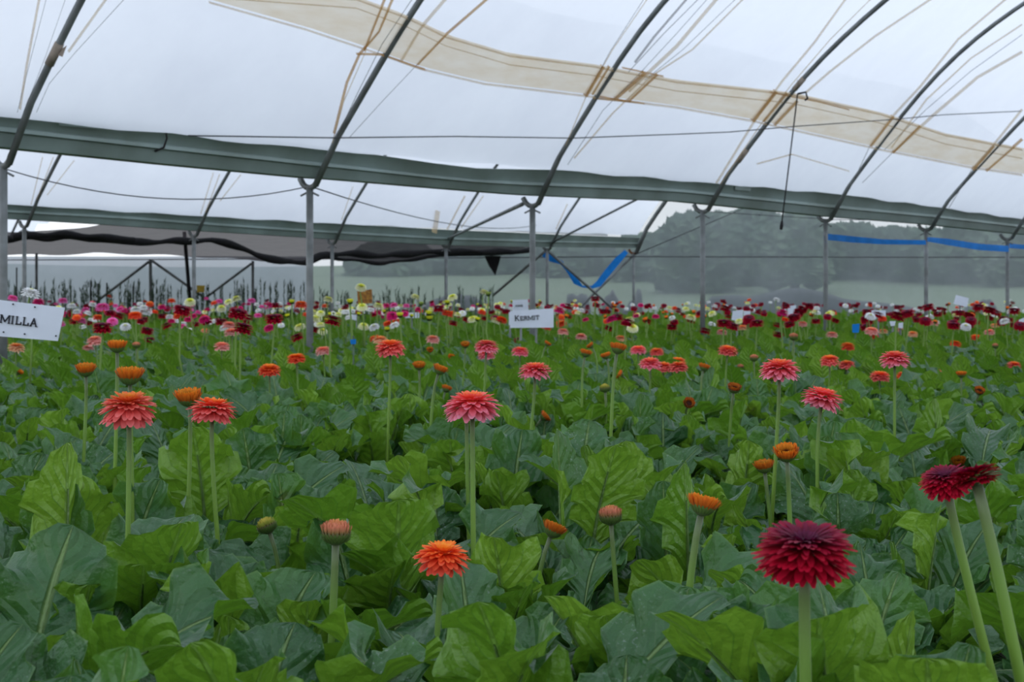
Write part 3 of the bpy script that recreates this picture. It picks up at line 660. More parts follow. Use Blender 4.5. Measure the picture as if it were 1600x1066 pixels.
def open_rings(kind, droop=0):
    if kind == 'coral': co = [(lin(225, 75, 70), lin(236, 112, 112)), (lin(226, 72, 66), lin(238, 112, 108)), (lin(228, 74, 60), lin(240, 116, 104)), (lin(232, 80, 50), lin(242, 110, 84)), (OR, lin(244, 120, 66)), (OR, lin(246, 138, 60)), (OR, OY)]
    elif kind == 'pink': co = [(PM, lin(242, 138, 158)), (PM, lin(240, 124, 142)), (PM, lin(242, 120, 132)), (lin(222, 64, 62), lin(242, 118, 118)), (lin(228, 76, 56), lin(242, 120, 100)), (OR, lin(242, 124, 80)), (OR, OY)]
    elif kind == 'orange': co = [(lin(226, 62, 40), lin(238, 88, 66)), (lin(228, 66, 38), lin(240, 92, 58)), (lin(232, 72, 34), lin(242, 98, 48)), (lin(234, 80, 30), lin(244, 112, 44)), (OR, lin(246, 126, 44)), (OR, lin(246, 150, 50)), (OR, OY)]
    elif kind == 'salmon': co = [(lin(220, 110, 100), lin(240, 176, 168))]*3+[(lin(226, 112, 84), lin(238, 160, 140))]*2+[(lin(228, 116, 70), lin(240, 150, 100))]*2
    elif kind == 'peach': co = [(lin(228, 140, 100), lin(240, 186, 150))]*3+[(lin(234, 130, 70), lin(242, 165, 110))]*2+[(OR, lin(240, 150, 70))]*2
    elif kind == 'red': co = [(lin(112, 2, 22), lin(172, 8, 42))]*3+[(lin(104, 2, 26), lin(158, 6, 44)), (lin(90, 2, 28), lin(138, 8, 48)), (lin(72, 4, 30), lin(112, 14, 52)), (lin(60, 4, 30), lin(96, 24, 60))]
    elif kind == 'magenta': co = [(lin(180, 10, 90), lin(214, 40, 124))]*5+[(lin(120, 8, 60), lin(180, 30, 100))]*2
    elif kind == 'hotpink': co = [(lin(224, 60, 140), lin(246, 120, 184))]*5+[(lin(200, 40, 110), lin(236, 90, 150))]*2
    elif kind == 'white': co = [(lin(225, 228, 215), lin(244, 246, 240))]*5+[(lin(190, 196, 120), lin(225, 225, 170))]*2
    elif kind == 'cream': co = [(lin(215, 222, 130), lin(240, 242, 200))]*4+[(lin(200, 206, 60), lin(226, 228, 120))]+[(lin(170, 180, 20), lin(206, 204, 40))]*2
    elif kind == 'yellow': co = [(lin(180, 184, 20), lin(216, 214, 70))]*7
    d = droop
    if kind == 'red':
        base = [(46, .010, .040, .0092, -20-d, -.004, -14), (46, .010, .042, .0090, -8-d*.7, .001, -12), (44, .010, .041, .0084, 4-d*.4, .006, -12), (42, .009, .039, .0070, 15-d*.2, .009, -14), (40, .008, .034, .0062, 26, .011, -18), (36, .006, .026, .0048, 36, .011, -22), (50, .003, .014, .003, 46, .009, -10)]
    else:
        base = [(26, .009, .043, .0134, -16-d, -.001, -16), (28, .009, .042, .0126, -4-d*.7, .003, -14), (28, .009, .038, .0114, 8-d*.4, .006, -12), (28, .009, .032, .0090, 20-d*.2, .008, -12), (28, .008, .024, .0070, 34, .010, -10), (26, .006, .016, .0050, 48, .011, -6), (30, .003, .010, .0034, 66, .011, 0)]
    return [(n, r0, Ln, Wd, el, z0, cu, *co[i]) for i, (n, r0, Ln, Wd, el, z0, cu) in enumerate(base)]
# a head is a list of (part name, mesh, stuff?) plus a petal template for single petals
HEADS = {}
def head_parts(kind, droop=0):
    key = (kind, droop)
    if key in HEADS: return HEADS[key]
    rr = random.Random(hash(kind) % 1 + len(kind)*13+int(droop*3)); out = []
    dk = lambda rs, k: [(*q[:7], tuple(c*k for c in q[7]), tuple(c*k for c in q[8])) for q in rs]
    if kind in ('cup', 'bud', 'greenbud', 'ring'):
        if kind == 'cup':
            rs = [(36, .0145, .021, .0046, 46, -.004, 22, lin(196, 92, 34), lin(232, 128, 40)), (34, .0145, .018, .0042, 58, .000, 16, lin(200, 84, 20), lin(238, 140, 40)), (30, .012, .015, .0036, 66, .002, 10, lin(190, 100, 14), lin(236, 160, 50)), (24, .008, .008, .003, 80, .005, 0, lin(150, 80, 20), lin(214, 140, 40)), (14, .004, .006, .003, 88, .004, 0, lin(80, 30, 20), lin(130, 70, 30))]
        elif kind == 'ring':
            rs = [(34, .0165, .012, .0042, 40, .002, 40, lin(150, 66, 26), lin(206, 100, 40)), (30, .012, .010, .004, 70, .004, 0, lin(170, 80, 14), lin(220, 130, 40)), (20, .006, .005, .003, 84, .002, 0, lin(60, 22, 16), lin(110, 50, 24))]
        elif kind == 'bud':
            rs = [(34, .0185, .014, .0040, 66, -.001, 22, lin(120, 130, 60), lin(232, 138, 112)), (32, .016, .015, .0036, 74, .001, 20, lin(190, 140, 80), lin(236, 150, 120)), (28, .012, .016, .0034, 80, .002, 12, lin(200, 140, 80), lin(238, 158, 120)), (22, .008, .017, .003, 84, .002, 6, lin(200, 140, 80), lin(238, 160, 112)), (14, .004, .018, .003, 88, .002, 0, lin(210, 150, 80), lin(238, 166, 110))]
        else:
            rs = [(30, .0175, .012, .0040, 70, -.001, 22, lin(96, 120, 50), lin(176, 176, 70)), (26, .013, .014, .0036, 78, .001, 16, lin(130, 140, 50), lin(214, 200, 90)), (20, .008, .015, .0034, 84, .002, 8, lin(150, 150, 60), lin(222, 206, 96)), (10, .004, .016, .003, 88, .002, 0, lin(150, 150, 60), lin(222, 206, 96))]
        rs = dk(rs, .72); g = rings(rs, rr); dome(g, .016, .004, .001, lin(90, 60, 20), lin(60, 30, 18)); out.append(('petals', g.mesh('petals', M_pet, col=True), True))
        cg = calyx(.0155, .015, 3, 20) if kind in ('cup', 'ring') else calyx(.0185, .018, 4, 22); out.append(('calyx', cg.mesh('calyx', M_att, col=True), False)); HEADS[key] = (out, None); return HEADS[key]
    rs = open_rings(kind, droop)
    g = rings(rs[2:], rr); dome(g, .010, .008, .006, rs[-1][7], rs[-1][7])
    out.append(('inner_petals', g.mesh('inner_petals', M_pet, col=True), True))
    out.append(('calyx', calyx(.015, .014, 2, 16).mesh('calyx', M_att, col=True), False))
    pt = []
    for n, r0, Ln, Wd, el, z0, cu, ci, co in rs[:2]:
        ms = []
        for v in range(3):
            V, Fc, C = petal(Ln*(.94+.06*v), Wd, el+(v-1)*5, z0, r0, 0, cu+(v-1)*7, [c*(.92+.06*v) for c in ci], [c*(.94+.06*v) for c in co], 6, 2); ms.append(mesh('petal', V, Fc, M_pet, col=C))
        pt.append((n, ms, (rs, 0)))
    g2 = rings(rs[:2], rr); whole = g2.mesh('outer_petals', M_pet, col=True)
    HEADS[key] = (out, (pt, whole)); return HEADS[key]
DIAM = dict(cup=.047, ring=.042, bud=.047, greenbud=.043)
def natural_d(kind): return {'cup': .052, 'ring': .044, 'bud': .048, 'greenbud': .044}.get(kind, .103)
def flower(x, y, wpx, kind, label, bx=None, by=None, tr=0, tcam=0, droop=0, D=None, fine=False, thick=.0047, cat='flower'):
    D = D or {'cup': .052, 'ring': .045, 'bud': .050, 'greenbud': .042}.get(kind, .105)
    Y = D*F/wpx; head = pix(x, y, Y); sc_ = D/natural_d(kind)
    if bx is None: bx, by = x+R.uniform(-.10, .10)*60, y+60*max(1., 4/Y)
    low = pix(bx, by, Y); dirv = (low-head); k = (head.z-(BZ-.0))/max(.02, head.z-low.z); base = Vector((head.x+dirv.x*min(k, 3.), Y, BZ))
    e = link('gerbera_flower', None, None, base)
    tag(e, label, cat, 'gerbera flowers')
    rot = Euler((math.radians(tcam), math.radians(tr), R.uniform(0, 6.28)*0), 'XYZ').to_matrix(); ax = rot @ Vector((0, 0, 1))
    hl = head-base; neck = hl-ax*.014*sc_
    mid = neck-ax*min(.10, hl.z*.3); P = []
    for i in range(11):
        t = i/10; q = Vector().lerp(Vector((dirv.x*-.0, 0, 0)), t)
        P.append((1-t)**3*Vector()+3*(1-t)**2*t*(neck*.33+Vector((R.uniform(-.0, .0), 0, 0)))+3*(1-t)*t*t*mid+t**3*neck)
    th = thick*(1 if sc_ > .5 else .9)
    G().tube(P, [th*(1.15-.25*i/10) for i in range(11)], 8).obj('stem', M_stem, e)
    out, pt = head_parts(kind, droop); spin = R.uniform(0, 6.28)
    Rm = (rot @ Matrix.Rotation(spin, 3, 'Z')).to_euler()
    for nm, m, st in out:
        o = link(nm, m, e, hl, Rm, sc_)
        if st: o['kind'] = 'stuff'
    if pt:
        pts, whole = pt
        if fine:
            for ri, (n, ms, _) in enumerate(pts):
                for q in range(n):
                    a = 2*math.pi*(q+.5*ri+R.uniform(-.25, .25))/n
                    link('petal', R.choice(ms), e, hl, (rot @ Matrix.Rotation(spin+a, 3, 'Z')).to_euler(), sc_*R.uniform(.95, 1.05))
        else:
            o = link('outer_petals', whole, e, hl, Rm, sc_); o['kind'] = 'stuff'
    return e
FL = []; FKW = {}
def fl(*a, **k):
    o = flower(*a, **k); FL.append((o, a)); FKW[o.name] = (a[5], a[6]) if len(a) > 6 else None; return o
fl(201, 636, 96, 'coral', 'large coral gerbera with orange centre and drooping petals, left foreground', 198, 832, 0, 6, 16, fine=True)
fl(332, 640, 80, 'coral', 'flat coral-pink gerbera right of the drooping coral one', 345, 850, 3, -3, 6, fine=True)
fl(295, 624, 47, 'cup', 'half-open orange gerbera touching the flat coral-pink flower', 290, 750, -3, 10, D=.066)
fl(203, 590, 48, 'cup', 'half-open orange gerbera right behind the drooping coral flower', 206, 640, 0, 4, D=.063)
fl(134, 580, 35, 'cup', 'small half-open orange gerbera left of the drooping coral flower', 128, 650, 0, 10, D=.058)
fl(738, 633, 92, 'pink', 'large pink double gerbera on a tall stem at picture centre', 740, 838, 0, 2, 6, fine=True)
fl(729, 640, 74, 'pink', 'pink gerbera hidden behind the central pink one, only its stem clear', 732, 760, 0, 0, 4)
fl(692, 870, 90, 'orange', 'bright orange gerbera low among leaves, bottom centre', 682, 922, 5, 4, 10, D=.085, fine=True)
fl(525, 834, 53, 'bud', 'closed peach-tipped gerbera bud on a thick stem, left of the orange flower', 518, 955, 2, 0, thick=.006)
fl(417, 822, 34, 'greenbud', 'yellowish-green closed bud leaning left among leaves', 428, 870, -22, 0)
fl(954, 807, 41, 'bud', 'closed pinkish gerbera bud right of the central pink flower', 964, 935, -4, 0)
fl(864, 830, 42, 'cup', 'orange half-open gerbera tilted right, between two leaves near centre', 850, 895, 24, -6)
fl(1098, 792, 56, 'cup', 'wide orange half-open gerbera with green calyx, right of the pinkish bud', 1080, 880, 14, -4, D=.055, thick=.006)
fl(1229, 711, 43, 'cup', 'orange half-open gerbera showing its dark centre, above the big red flower', 1234, 800, -8, 22)
fl(1194, 731, 35, 'cup', 'small orange half-open gerbera just left of the dark-centred one', 1204, 815, -8, 4)
fl(1258, 862, 157, 'red', 'largest dark crimson gerbera at the lower right', 1265, 1066, 0, 9, 0, D=.108, fine=True, thick=.0068)
fl(1478, 752, 82, 'red', 'crimson gerbera on a curved stem, rear one of the right-hand pair', 1556, 1066, -12, 10, 2, D=.073, fine=True, thick=.0068)
fl(1524, 747, 80, 'red', 'crimson gerbera seen from beneath, front one of the right-hand pair', 1592, 1066, -12, -12, -18, D=.060, fine=True, thick=.0072)
fl(1498, 724, 26, 'cup', 'small orange half-open gerbera peeking over the crimson pair', 1500, 760, -14, 20)
fl(1218, 577, 68, 'pink', 'pink double gerbera standing above the orange half-open ones, right of centre', 1210, 700, 0, 3, 8, fine=True)
fl(1286, 622, 70, 'pink', 'pink gerbera tilted to the right with sloping petals', 1285, 745, 13, 0, 8, fine=True)
fl(1398, 561, 53, 'pink', 'pink gerbera raised over a group of three smaller coral ones', 1398, 680, 0, 2, 6, fine=True)
fl(836, 579, 54, 'pink', 'pink gerbera between the central pink flower and the lettered sign', 826, 645, 0, 2, 6, fine=True)
fl(610, 543, 51, 'coral', 'coral gerbera with orange top on the longest stem, left of centre', 604, 725, 0, 4, 12, fine=True)
fl(421, 578, 38, 'orange', 'orange gerbera low in the leaves below the second front post', 421, 610, 0, 8)
fl(463, 560, 32, 'orange', 'orange-red gerbera up and right of the low orange one', 465, 590, -4, 4, D=.10)
MID = [(1375, 588, 34, 'coral'), (1414, 588, 29, 'orange'), (1364, 587, 26, 'pink'), (1016, 568, 37, 'pink'), (1037, 573, 30, 'coral'), (1060, 573, 33, 'coral'), (1059, 565, 27, 'orange'), (1137, 548, 34, 'coral'), (1146, 580, 21, 'coral'),
 (1296, 563, 33, 'coral'), (1323, 570, 28, 'coral'), (1462, 584, 26, 'coral'), (1493, 537, 20, 'orange'), (1570, 546, 18, 'orange'), (1585, 571, 25, 'coral'), (1598, 567, 22, 'orange'), (760, 541, 42, 'pink'), (760, 554, 30, 'pink'), (813, 549, 30, 'pink'),
 (997, 547, 28, 'pink'), (1026, 550, 25, 'coral'), (676, 530, 24, 'salmon'), (594, 531, 26, 'peach'), (580, 552, 22, 'orange'), (505, 548, 28, 'salmon'), (347, 541, 28, 'salmon'), (358, 508, 24, 'salmon'), (362, 519, 26, 'salmon'), (148, 532, 28, 'salmon'), (138, 544, 20, 'salmon'), (26, 543, 29, 'peach'),
 (1362, 517, 24, 'salmon'), (1380, 518, 16, 'peach'), (1365, 525, 18, 'orange'), (1300, 523, 20, 'salmon'), (1342, 531, 14, 'peach'), (1325, 541, 24, 'orange'), (1426, 522, 18, 'peach'), (1546, 519, 19, 'salmon'), (1554, 509, 15, 'peach'), (1460, 505, 16, 'salmon'), (1254, 506, 17, 'salmon'), (1160, 512, 18, 'peach'), (1128, 519, 18, 'salmon'), (1406, 515, 14, 'salmon'),
 (880, 518, 20, 'salmon'), (908, 526, 20, 'salmon'), (970, 529, 20, 'peach'), (1008, 526, 14, 'peach'), (984, 533, 15, 'peach'), (1067, 543, 18, 'salmon'), (1020, 523, 14, 'peach'), (320, 517, 15, 'peach'), (815, 560, 20, 'peach'), (1300, 545, 14, 'peach'), (1450, 525, 16, 'peach'), (1525, 527, 18, 'orange')]
MCUP = [(183, 543, 34, 'cup', 0, 4), (213, 540, 14, 'bud', 0, 0), (655, 573, 22, 'cup', 0, 14), (687, 579, 26, 'cup', 22, 2), (697, 609, 18, 'cup', 20, -20), (965, 546, 29, 'cup', 12, -8), (915, 553, 21, 'cup', 14, -4), (947, 557, 18, 'cup', -18, 0), (970, 586, 16, 'cup', -60, 0), (1147, 608, 22, 'ring', 6, 25), (1076, 631, 19, 'ring', 14, 60), (1100, 575, 20, 'cup', 16, -4), (1530, 612, 17, 'ring', 6, 40), (1502, 586, 18, 'cup', 0, 0),
 (945, 607, 18, 'greenbud', -6, 0), (850, 652, 21, 'cup', 50, 0), (1206, 592, 16, 'cup', 0, 4), (727, 540, 16, 'cup', 0, 20), (672, 548, 12, 'cup', 0, 40), (705, 559, 12, 'cup', 10, 40), (855, 538, 13, 'cup', 34, 0), (923, 541, 14, 'cup', -40, 0), (1178, 560, 15, 'bud', 0, 0), (1240, 527, 16, 'bud', 0, 0), (1157, 574, 12, 'bud', 0, 0), (1555, 541, 11, 'bud', 0, 0), (986, 600, 12, 'cup', 0, 0), (1315, 586, 10, 'bud', 0, 0), (30, 582, 14, 'cup', 40, 0), (1270, 566, 9, 'bud', 0, 0)]
CN = dict(coral='coral', pink='pink', orange='orange', salmon='salmon-pink', peach='peach', red='dark red', magenta='magenta', hotpink='bright pink', white='white', cream='cream yellow-eyed', yellow='yellow', cup='half-open orange', ring='brown-orange ring-shaped', bud='closed peach', greenbud='closed green')
ZONES = [(-100, 240, 'near the left edge'), (240, 484, 'left of the second front post'), (484, 660, 'just right of the second front post'), (660, 832, 'just left of the third front post'), (832, 965, 'just right of the third front post'), (965, 1098, 'just left of the fourth front post'), (1098, 1290, 'between the fourth and fifth front posts'), (1290, 1447, 'between the fifth and sixth front posts'), (1447, 1700, 'right of the sixth front post')]
def zone(x): return next(z[2] for z in ZONES if z[0] <= x < z[1])
def ordinal(n): return ORD[n] if n < 9 else f'{n+1}'+('th' if 10 <= (n+1) % 100 <= 20 else {1: 'st', 2: 'nd', 3: 'rd'}.get((n+1) % 10, 'th'))
def auto_labels(items, where):                # items: (x, kind) in any order -> labels counted from the left within zone and colour
    lab = {}; grp = {}
    for i, it in enumerate(items): grp.setdefault((zone(it[0]), it[3]), []).append(i)
    for (z, k), ids in grp.items():
        ids.sort(key=lambda i: items[i][0])
        for n, i in enumerate(ids): lab[i] = f'{where} {CN[k]} gerbera, '+(z if len(ids) == 1 else f'{ordinal(n)} from left, {z}')
    return lab
lab = auto_labels(MID+MCUP, 'middle-row')
for i, it in enumerate(MID): fl(*it[:4], lab[i], tr=R.uniform(-7, 7), tcam=R.uniform(0, 8), droop=R.choice((0, 6)))
for i, it in enumerate(MCUP): fl(*it[:4], lab[len(MID)+i], tr=it[4], tcam=it[5])

# far flowers: one small mesh per colour with its stem
def far_mesh(kind, v, lo=False):
    rr = random.Random(len(kind)*7+v*31); g = G()
    if kind in ('cup', 'bud', 'greenbud', 'yellow'):
        c0, c1 = {'cup': (lin(196, 92, 30), lin(230, 130, 44)), 'bud': (lin(120, 120, 60), lin(214, 140, 110)), 'greenbud': (lin(90, 115, 50), lin(150, 165, 80)), 'yellow': (lin(180, 184, 20), lin(214, 212, 60))}[kind]
        rs = [(12, .012, .022, .010, 50, 0, 20, c0, c1), (10, .006, .020, .008, 75, .002, 0, c0, c1)]
        for r in rs:
            for k in range(r[0]): V, Fc, C = petal(r[2], r[3], r[4], r[5], r[1], 2*math.pi*(k+rr.random()*.4)/r[0], r[6], r[7], r[8], 2, 2); g.add(V, Fc, None, C)
        dome(g, .018, -.016, .004, lin(60, 85, 40), lin(80, 100, 50), 8, 2, True)
    else:
        rs = open_rings(kind, 0)
        for i, n in ((0, 14), (1, 14), (2, 13), (3, 12), (4, 11)):
            r = rs[i]
            for k in range(n):
                V, Fc, C = petal(r[2], 2*math.pi*.046/n*1.15*(1 if i == 0 else .85), r[4], r[5], r[1], 2*math.pi*(k+rr.random()*.5)/n, r[6], r[7], r[8], 2 if lo else 3, 2); g.add(V, Fc, None, C)
        dome(g, .016, .016, .010, rs[-1][7], rs[-1][8], 8, 3); dome(g, .012, -.012, 0, lin(60, 85, 40), lin(80, 100, 50), 6, 2, True)
    return g
FARM = {}
def far_data(kind, v, tilt):
    key = (kind, v)
    if key not in FARM:
        g = far_mesh(kind, v); rr = random.Random(v*5+len(kind)); M = Euler((math.radians(tilt[1]), math.radians(tilt[0]), 0)).to_matrix()
        g.V = [tuple(M @ Vector(p)) for p in g.V]; n = len(g.F)
        g.tube([M @ Vector((0, 0, -.008)), M @ Vector((0, 0, -.05)), Vector((rr.uniform(-.03, .03), 0, -.25)), Vector((rr.uniform(-.05, .05), 0, -.56))], [.0055, .005, .0055, .006], 5, 1, lin(120, 150, 70))
        FARM[key] = g
    return FARM[key]
FARMESH = {}
def far_get(kind, v):
    if (kind, v) not in FARMESH:
        tl = [(0, 6), (14, 2), (-14, 4), (4, 24), (22, -6), (-20, 10)][v]; FARMESH[(kind, v)] = far_data(kind, v, tl).mesh('gerbera_flower', [M_pet, M_att], col=True)
    return FARMESH[(kind, v)]
FAR = [(564, 449, 17, 'cream', 3), (513, 468, 16, 'cream', 1), (547, 473, 12, 'yellow', 0), (566, 480, 17, 'cream', 3), (591, 478, 16, 'cream', 1), (537, 486, 14, 'cream', 4), (568, 510, 16, 'cream', 3), (504, 518, 15, 'cream', 3), (649, 464, 14, 'cream', 4), (658, 476, 9, 'greenbud', 0), (707, 465, 16, 'cream', 5), (699, 474, 10, 'yellow', 0), (757, 457, 14, 'cream', 4), (763, 461, 10, 'greenbud', 0), (297, 472, 17, 'cream', 3), (346, 482, 15, 'cream', 3), (357, 472, 14, 'cream', 5), (369, 467, 16, 'cream', 2), (819, 492, 15, 'cream', 3), (496, 497, 15, 'cream', 3), (625, 494, 12, 'yellow', 0), (670, 491, 12, 'yellow', 0), (671, 499, 12, 'yellow', 0), (605, 516, 10, 'yellow', 0), (456, 473, 10, 'yellow', 0),
 (48, 458, 28, 'white', 1), (112, 478, 14, 'white', 0), (145, 476, 12, 'white', 1), (212, 484, 17, 'white', 0), (224, 481, 14, 'white', 0), (229, 489, 14, 'white', 1), (265, 495, 12, 'white', 0), (274, 501, 12, 'white', 1), (286, 506, 12, 'white', 0), (220, 504, 10, 'white', 0), (120, 487, 13, 'white', 0), (173, 472, 9, 'cream', 4),
 (160, 512, 29, 'red', 0), (380, 513, 30, 'red', 1), (372, 490, 29, 'red', 1), (388, 496, 15, 'red', 1), (285, 485, 27, 'red', 1), (428, 498, 27, 'red', 0), (520, 501, 27, 'red', 1), (464, 527, 20, 'red', 5), (230, 517, 19, 'red', 1), (3, 536, 20, 'red', 5), (116, 502, 16, 'red', 0), (112, 488, 14, 'red', 0), (140, 505, 12, 'red', 0), (160, 480, 22, 'hotpink', 0), (172, 489, 16, 'red', 0), (193, 485, 14, 'magenta', 0), (253, 494, 13, 'red', 0), (98, 470, 15, 'hotpink', 0), (60, 472, 18, 'magenta', 0), (20, 466, 16, 'hotpink', 1), (134, 484, 12, 'hotpink', 0), (253, 480, 13, 'magenta', 0), (234, 475, 12, 'orange', 3), (268, 470, 12, 'orange', 0), (211, 493, 22, 'orange', 0), (153, 496, 16, 'orange', 0), (393, 470, 13, 'hotpink', 0), (342, 471, 12, 'hotpink', 0), (470, 476, 20, 'orange', 0), (430, 477, 14, 'red', 0), (508, 478, 10, 'orange', 0), (615, 477, 13, 'hotpink', 2), (635, 478, 11, 'hotpink', 0), (598, 480, 10, 'hotpink', 0), (611, 497, 16, 'magenta', 0), (598, 495, 10, 'magenta', 0), (580, 482, 14, 'red', 0), (685, 482, 18, 'red', 0), (697, 487, 13, 'red', 5), (633, 487, 12, 'red', 0), (773, 497, 12, 'red', 3),
 (838, 503, 16, 'red', 0), (857, 493, 14, 'red', 1), (930, 467, 14, 'red', 0), (932, 477, 13, 'red', 1), (888, 479, 16, 'red', 1), (874, 485, 18, 'magenta', 1), (980, 504, 22, 'red', 1), (1102, 517, 17, 'red', 1), (1080, 501, 14, 'red', 1), (1050, 511, 16, 'red', 0), (811, 532, 16, 'red', 0), (893, 525, 15, 'red', 0), (1335, 523, 10, 'red', 0), (1131, 505, 22, 'red', 0), (1145, 510, 20, 'red', 1), (1183, 505, 20, 'red', 0), (1215, 508, 14, 'red', 1), (1264, 478, 16, 'red', 0), (1228, 479, 14, 'red', 2), (1223, 489, 20, 'magenta', 1), (1241, 496, 20, 'red', 2), (1275, 502, 14, 'red', 0), (1133, 482, 18, 'red', 1), (1180, 477, 9, 'orange', 0), (1216, 523, 17, 'red', 1), (1354, 487, 14, 'red', 0), (1353, 498, 17, 'red', 2), (1372, 492, 17, 'red', 1), (1402, 480, 11, 'red', 0), (1403, 494, 24, 'red', 1), (1418, 490, 20, 'red', 2), (1450, 480, 18, 'red', 2), (1465, 491, 14, 'red', 0), (1500, 489, 16, 'red', 0), (1490, 509, 20, 'red', 0), (1500, 510, 14, 'red', 1), (1529, 480, 18, 'red', 0), (1546, 485, 20, 'red', 1), (1557, 489, 16, 'red', 1), (1585, 486, 18, 'red', 0), (1515, 511, 14, 'red', 0), (1563, 520, 14, 'red', 0), (1525, 504, 12, 'red', 0), (1567, 498, 14, 'red', 0), (1585, 508, 14, 'red', 0), (1433, 500, 14, 'red', 0), (1384, 514, 12, 'red', 0), (1345, 510, 12, 'red', 1)]
n_far = max(0, 300-len(FL)-len(FAR))
def pick(x):
    if x < 420: return R.choices(['red', 'white', 'magenta', 'hotpink', 'orange', 'cream', 'greenbud'], [5, 4, 3, 2, 2, 1, 1])[0]
    if x < 850: return R.choices(['cream', 'white', 'red', 'magenta', 'yellow', 'orange', 'greenbud'], [4, 4, 4, 2, 2, 1, 1])[0]
    if x < 1110: return R.choices(['orange', 'cream', 'red', 'white', 'magenta', 'cup'], [3, 3, 5, 3, 1, 2])[0]
    return R.choices(['red', 'white', 'cream', 'orange', 'cup'], [10, 5, 2, 1, 1])[0]
RND = []
for k in range(760):
    x = R.uniform(-60, 1660); kd = pick(x); Y = R.uniform(13, 33); D = {'white': .085, 'cup': .055, 'greenbud': .045, 'yellow': .06}.get(kd, .095)
    z = R.gauss(1.01, .05); RND.append((x, HZ+(CZ-z)*F/Y, D*F/Y, kd, R.randrange(6)))
RND.sort(key=lambda q: -q[2]); ind = RND[:n_far]; rest_f = RND[n_far:]
allf = FAR+ind; lab = auto_labels(allf, 'far-bed')
SZ = {'cup': .055, 'bud': .05, 'greenbud': .046, 'yellow': .06}
BASE = {'cup': .05, 'bud': .05, 'greenbud': .05, 'yellow': .05}
for i, (x, y, wpx, kd, v) in enumerate(allf):
    D = SZ.get(kd, .098 if kd != 'white' else .088); Y = min(D*F/wpx, 32.5); s = 1.14*wpx*Y/F/BASE.get(kd, .103); p = pix(x, y, Y)
    o = link('gerbera_flower', far_get(kd, v), None, p, (0, 0, R.uniform(-.3, .3)), (s, s, s)); tag(o, lab[i], 'flower', 'gerbera flowers')
    if p.z-.56*s > BZ+.05: o.scale.z = s
gs = G()
LOWF = {}
for x, y, wpx, kd, v in rest_f:
    if (kd, v) not in LOWF:
        q = G(); src = far_data(kd, v, [(0, 6), (14, 2), (-14, 4), (4, 24), (22, -6), (-20, 10)][v]); LOWF[(kd, v)] = src
    src = LOWF[(kd, v)]; D = SZ.get(kd, .092); Y = min(D*F/wpx, 32.8); s = D/BASE.get(kd, .103); p = pix(x, y, Y)
    b = len(gs.V); gs.V += [(a*s+p.x, c*s+p.y, d*s+p.z) for a, c, d in src.V]; gs.F += [tuple(i+b for i in f) for f in src.F]; gs.U += src.U; gs.C += src.C; gs.M += src.M
o = gs.obj('distant_gerbera_flowers', [M_pet, M_att], col=True); tag(o, 'tiny mixed red, white and yellow gerberas at the very back of the beds', 'flowers', kind='stuff')

# leaves that would stand in front of a flower head or its bare stem are cut away, as the growers pick them
HD = []
for f, a in FL:
    kw = FKW[f.name]; Y = f.location.y; HD.append((Y, a[0], a[1], a[2]*.55))
    if kw:
        for k in np.linspace(.1, .95, 12): HD.append((Y, a[0]+(kw[0]-a[0])*k, a[1]+(kw[1]-a[1])*k, 5))
HD = np.array(HD)
LV = {m.name: np.array([v.co for v in m.vertices]) for m in LEAVES}
bpy.context.view_layer.update()
for e in PLANTS:
    for o in list(e.children):
        Mx = np.array(o.matrix_world); q = LV[o.data.name] @ Mx[:3, :3].T+Mx[:3, 3]
        q = q[q[:, 1] > .3]
        if not len(q): continue
        xx = 800+F*q[:, 0]/q[:, 1]; yy = HZ-F*(q[:, 2]-CZ)/q[:, 1]; c = (HD[:, 1] > xx.min()-60) & (HD[:, 1] < xx.max()+60) & (HD[:, 0] > q[:, 1].min()-.02)
        for Y, hx, hy, hr in HD[c]:
            if ((q[:, 1] < Y+.01) & ((xx-hx)**2+(yy-hy)**2 < hr*hr)).any(): bpy.data.objects.remove(o); break

# labels for the plants
for e in PLANTS: tag(e, 'leafy green gerbera plant with broad lobed leaves in the dense bed', 'plant', 'gerbera plants in the bed')
SHORT = [(f, a[4].split(',')[0]) for f, a in FL[:24]]
used = {}
for e in PLANTS:
    if e.location.y > 4.0: continue
    f, nm = min(SHORT, key=lambda q: (q[0].location-e.location).length); d = e.location-f.location
    side = ('right of' if d.x > 0 else 'left of') if abs(d.x) > abs(d.y) else ('behind' if d.y > 0 else 'in front of')
    used.setdefault((nm, side), []).append((d.length, e))
for (nm, side), q in used.items():
    q.sort(key=lambda k: k[0]); nm = ' '.join(nm.split()[:8])
    for n, (dd, e) in enumerate(q): e['label'] = f'leafy plant {side} the {nm}' if len(q) == 1 else f'{ORD[min(n, 8)]} nearest leafy plant {side} the {nm}'

# ---------------------------------------------------------------- tall thin stems at the back
for k in range(230):
    x = R.uniform(0, 480) if k < 160 else R.uniform(480, 770); Y = R.uniform(29.5, 33); yt = R.uniform(436, 462) if x < 480 else R.uniform(448, 466)
    p = pix(x, yt, Y); e = G(); h = p.z-BZ; q = [Vector((R.uniform(-.008, .008)*i, 0, h*i/4)) for i in range(5)]
    e.tube(q, [.007, .007, .006, .005, .004], 5)
    for j in range(18):
        z = h*R.uniform(.35, .98); a = R.uniform(0, 6.28); c = Vector((0, 0, z)); d = Vector((math.cos(a)*.05, math.sin(a)*.05, .11)); s = Vector((-math.sin(a), math.cos(a), 0))*.010
        e.add([c-s, c+s, c+d], [(0, 1, 2)])
    tag(e.obj('tall_stem_plant', M_far, None, loc=(p.x, Y, BZ)), 'thin upright leafy stem standing before the pale back net', 'plant', 'thin stems along the back net')
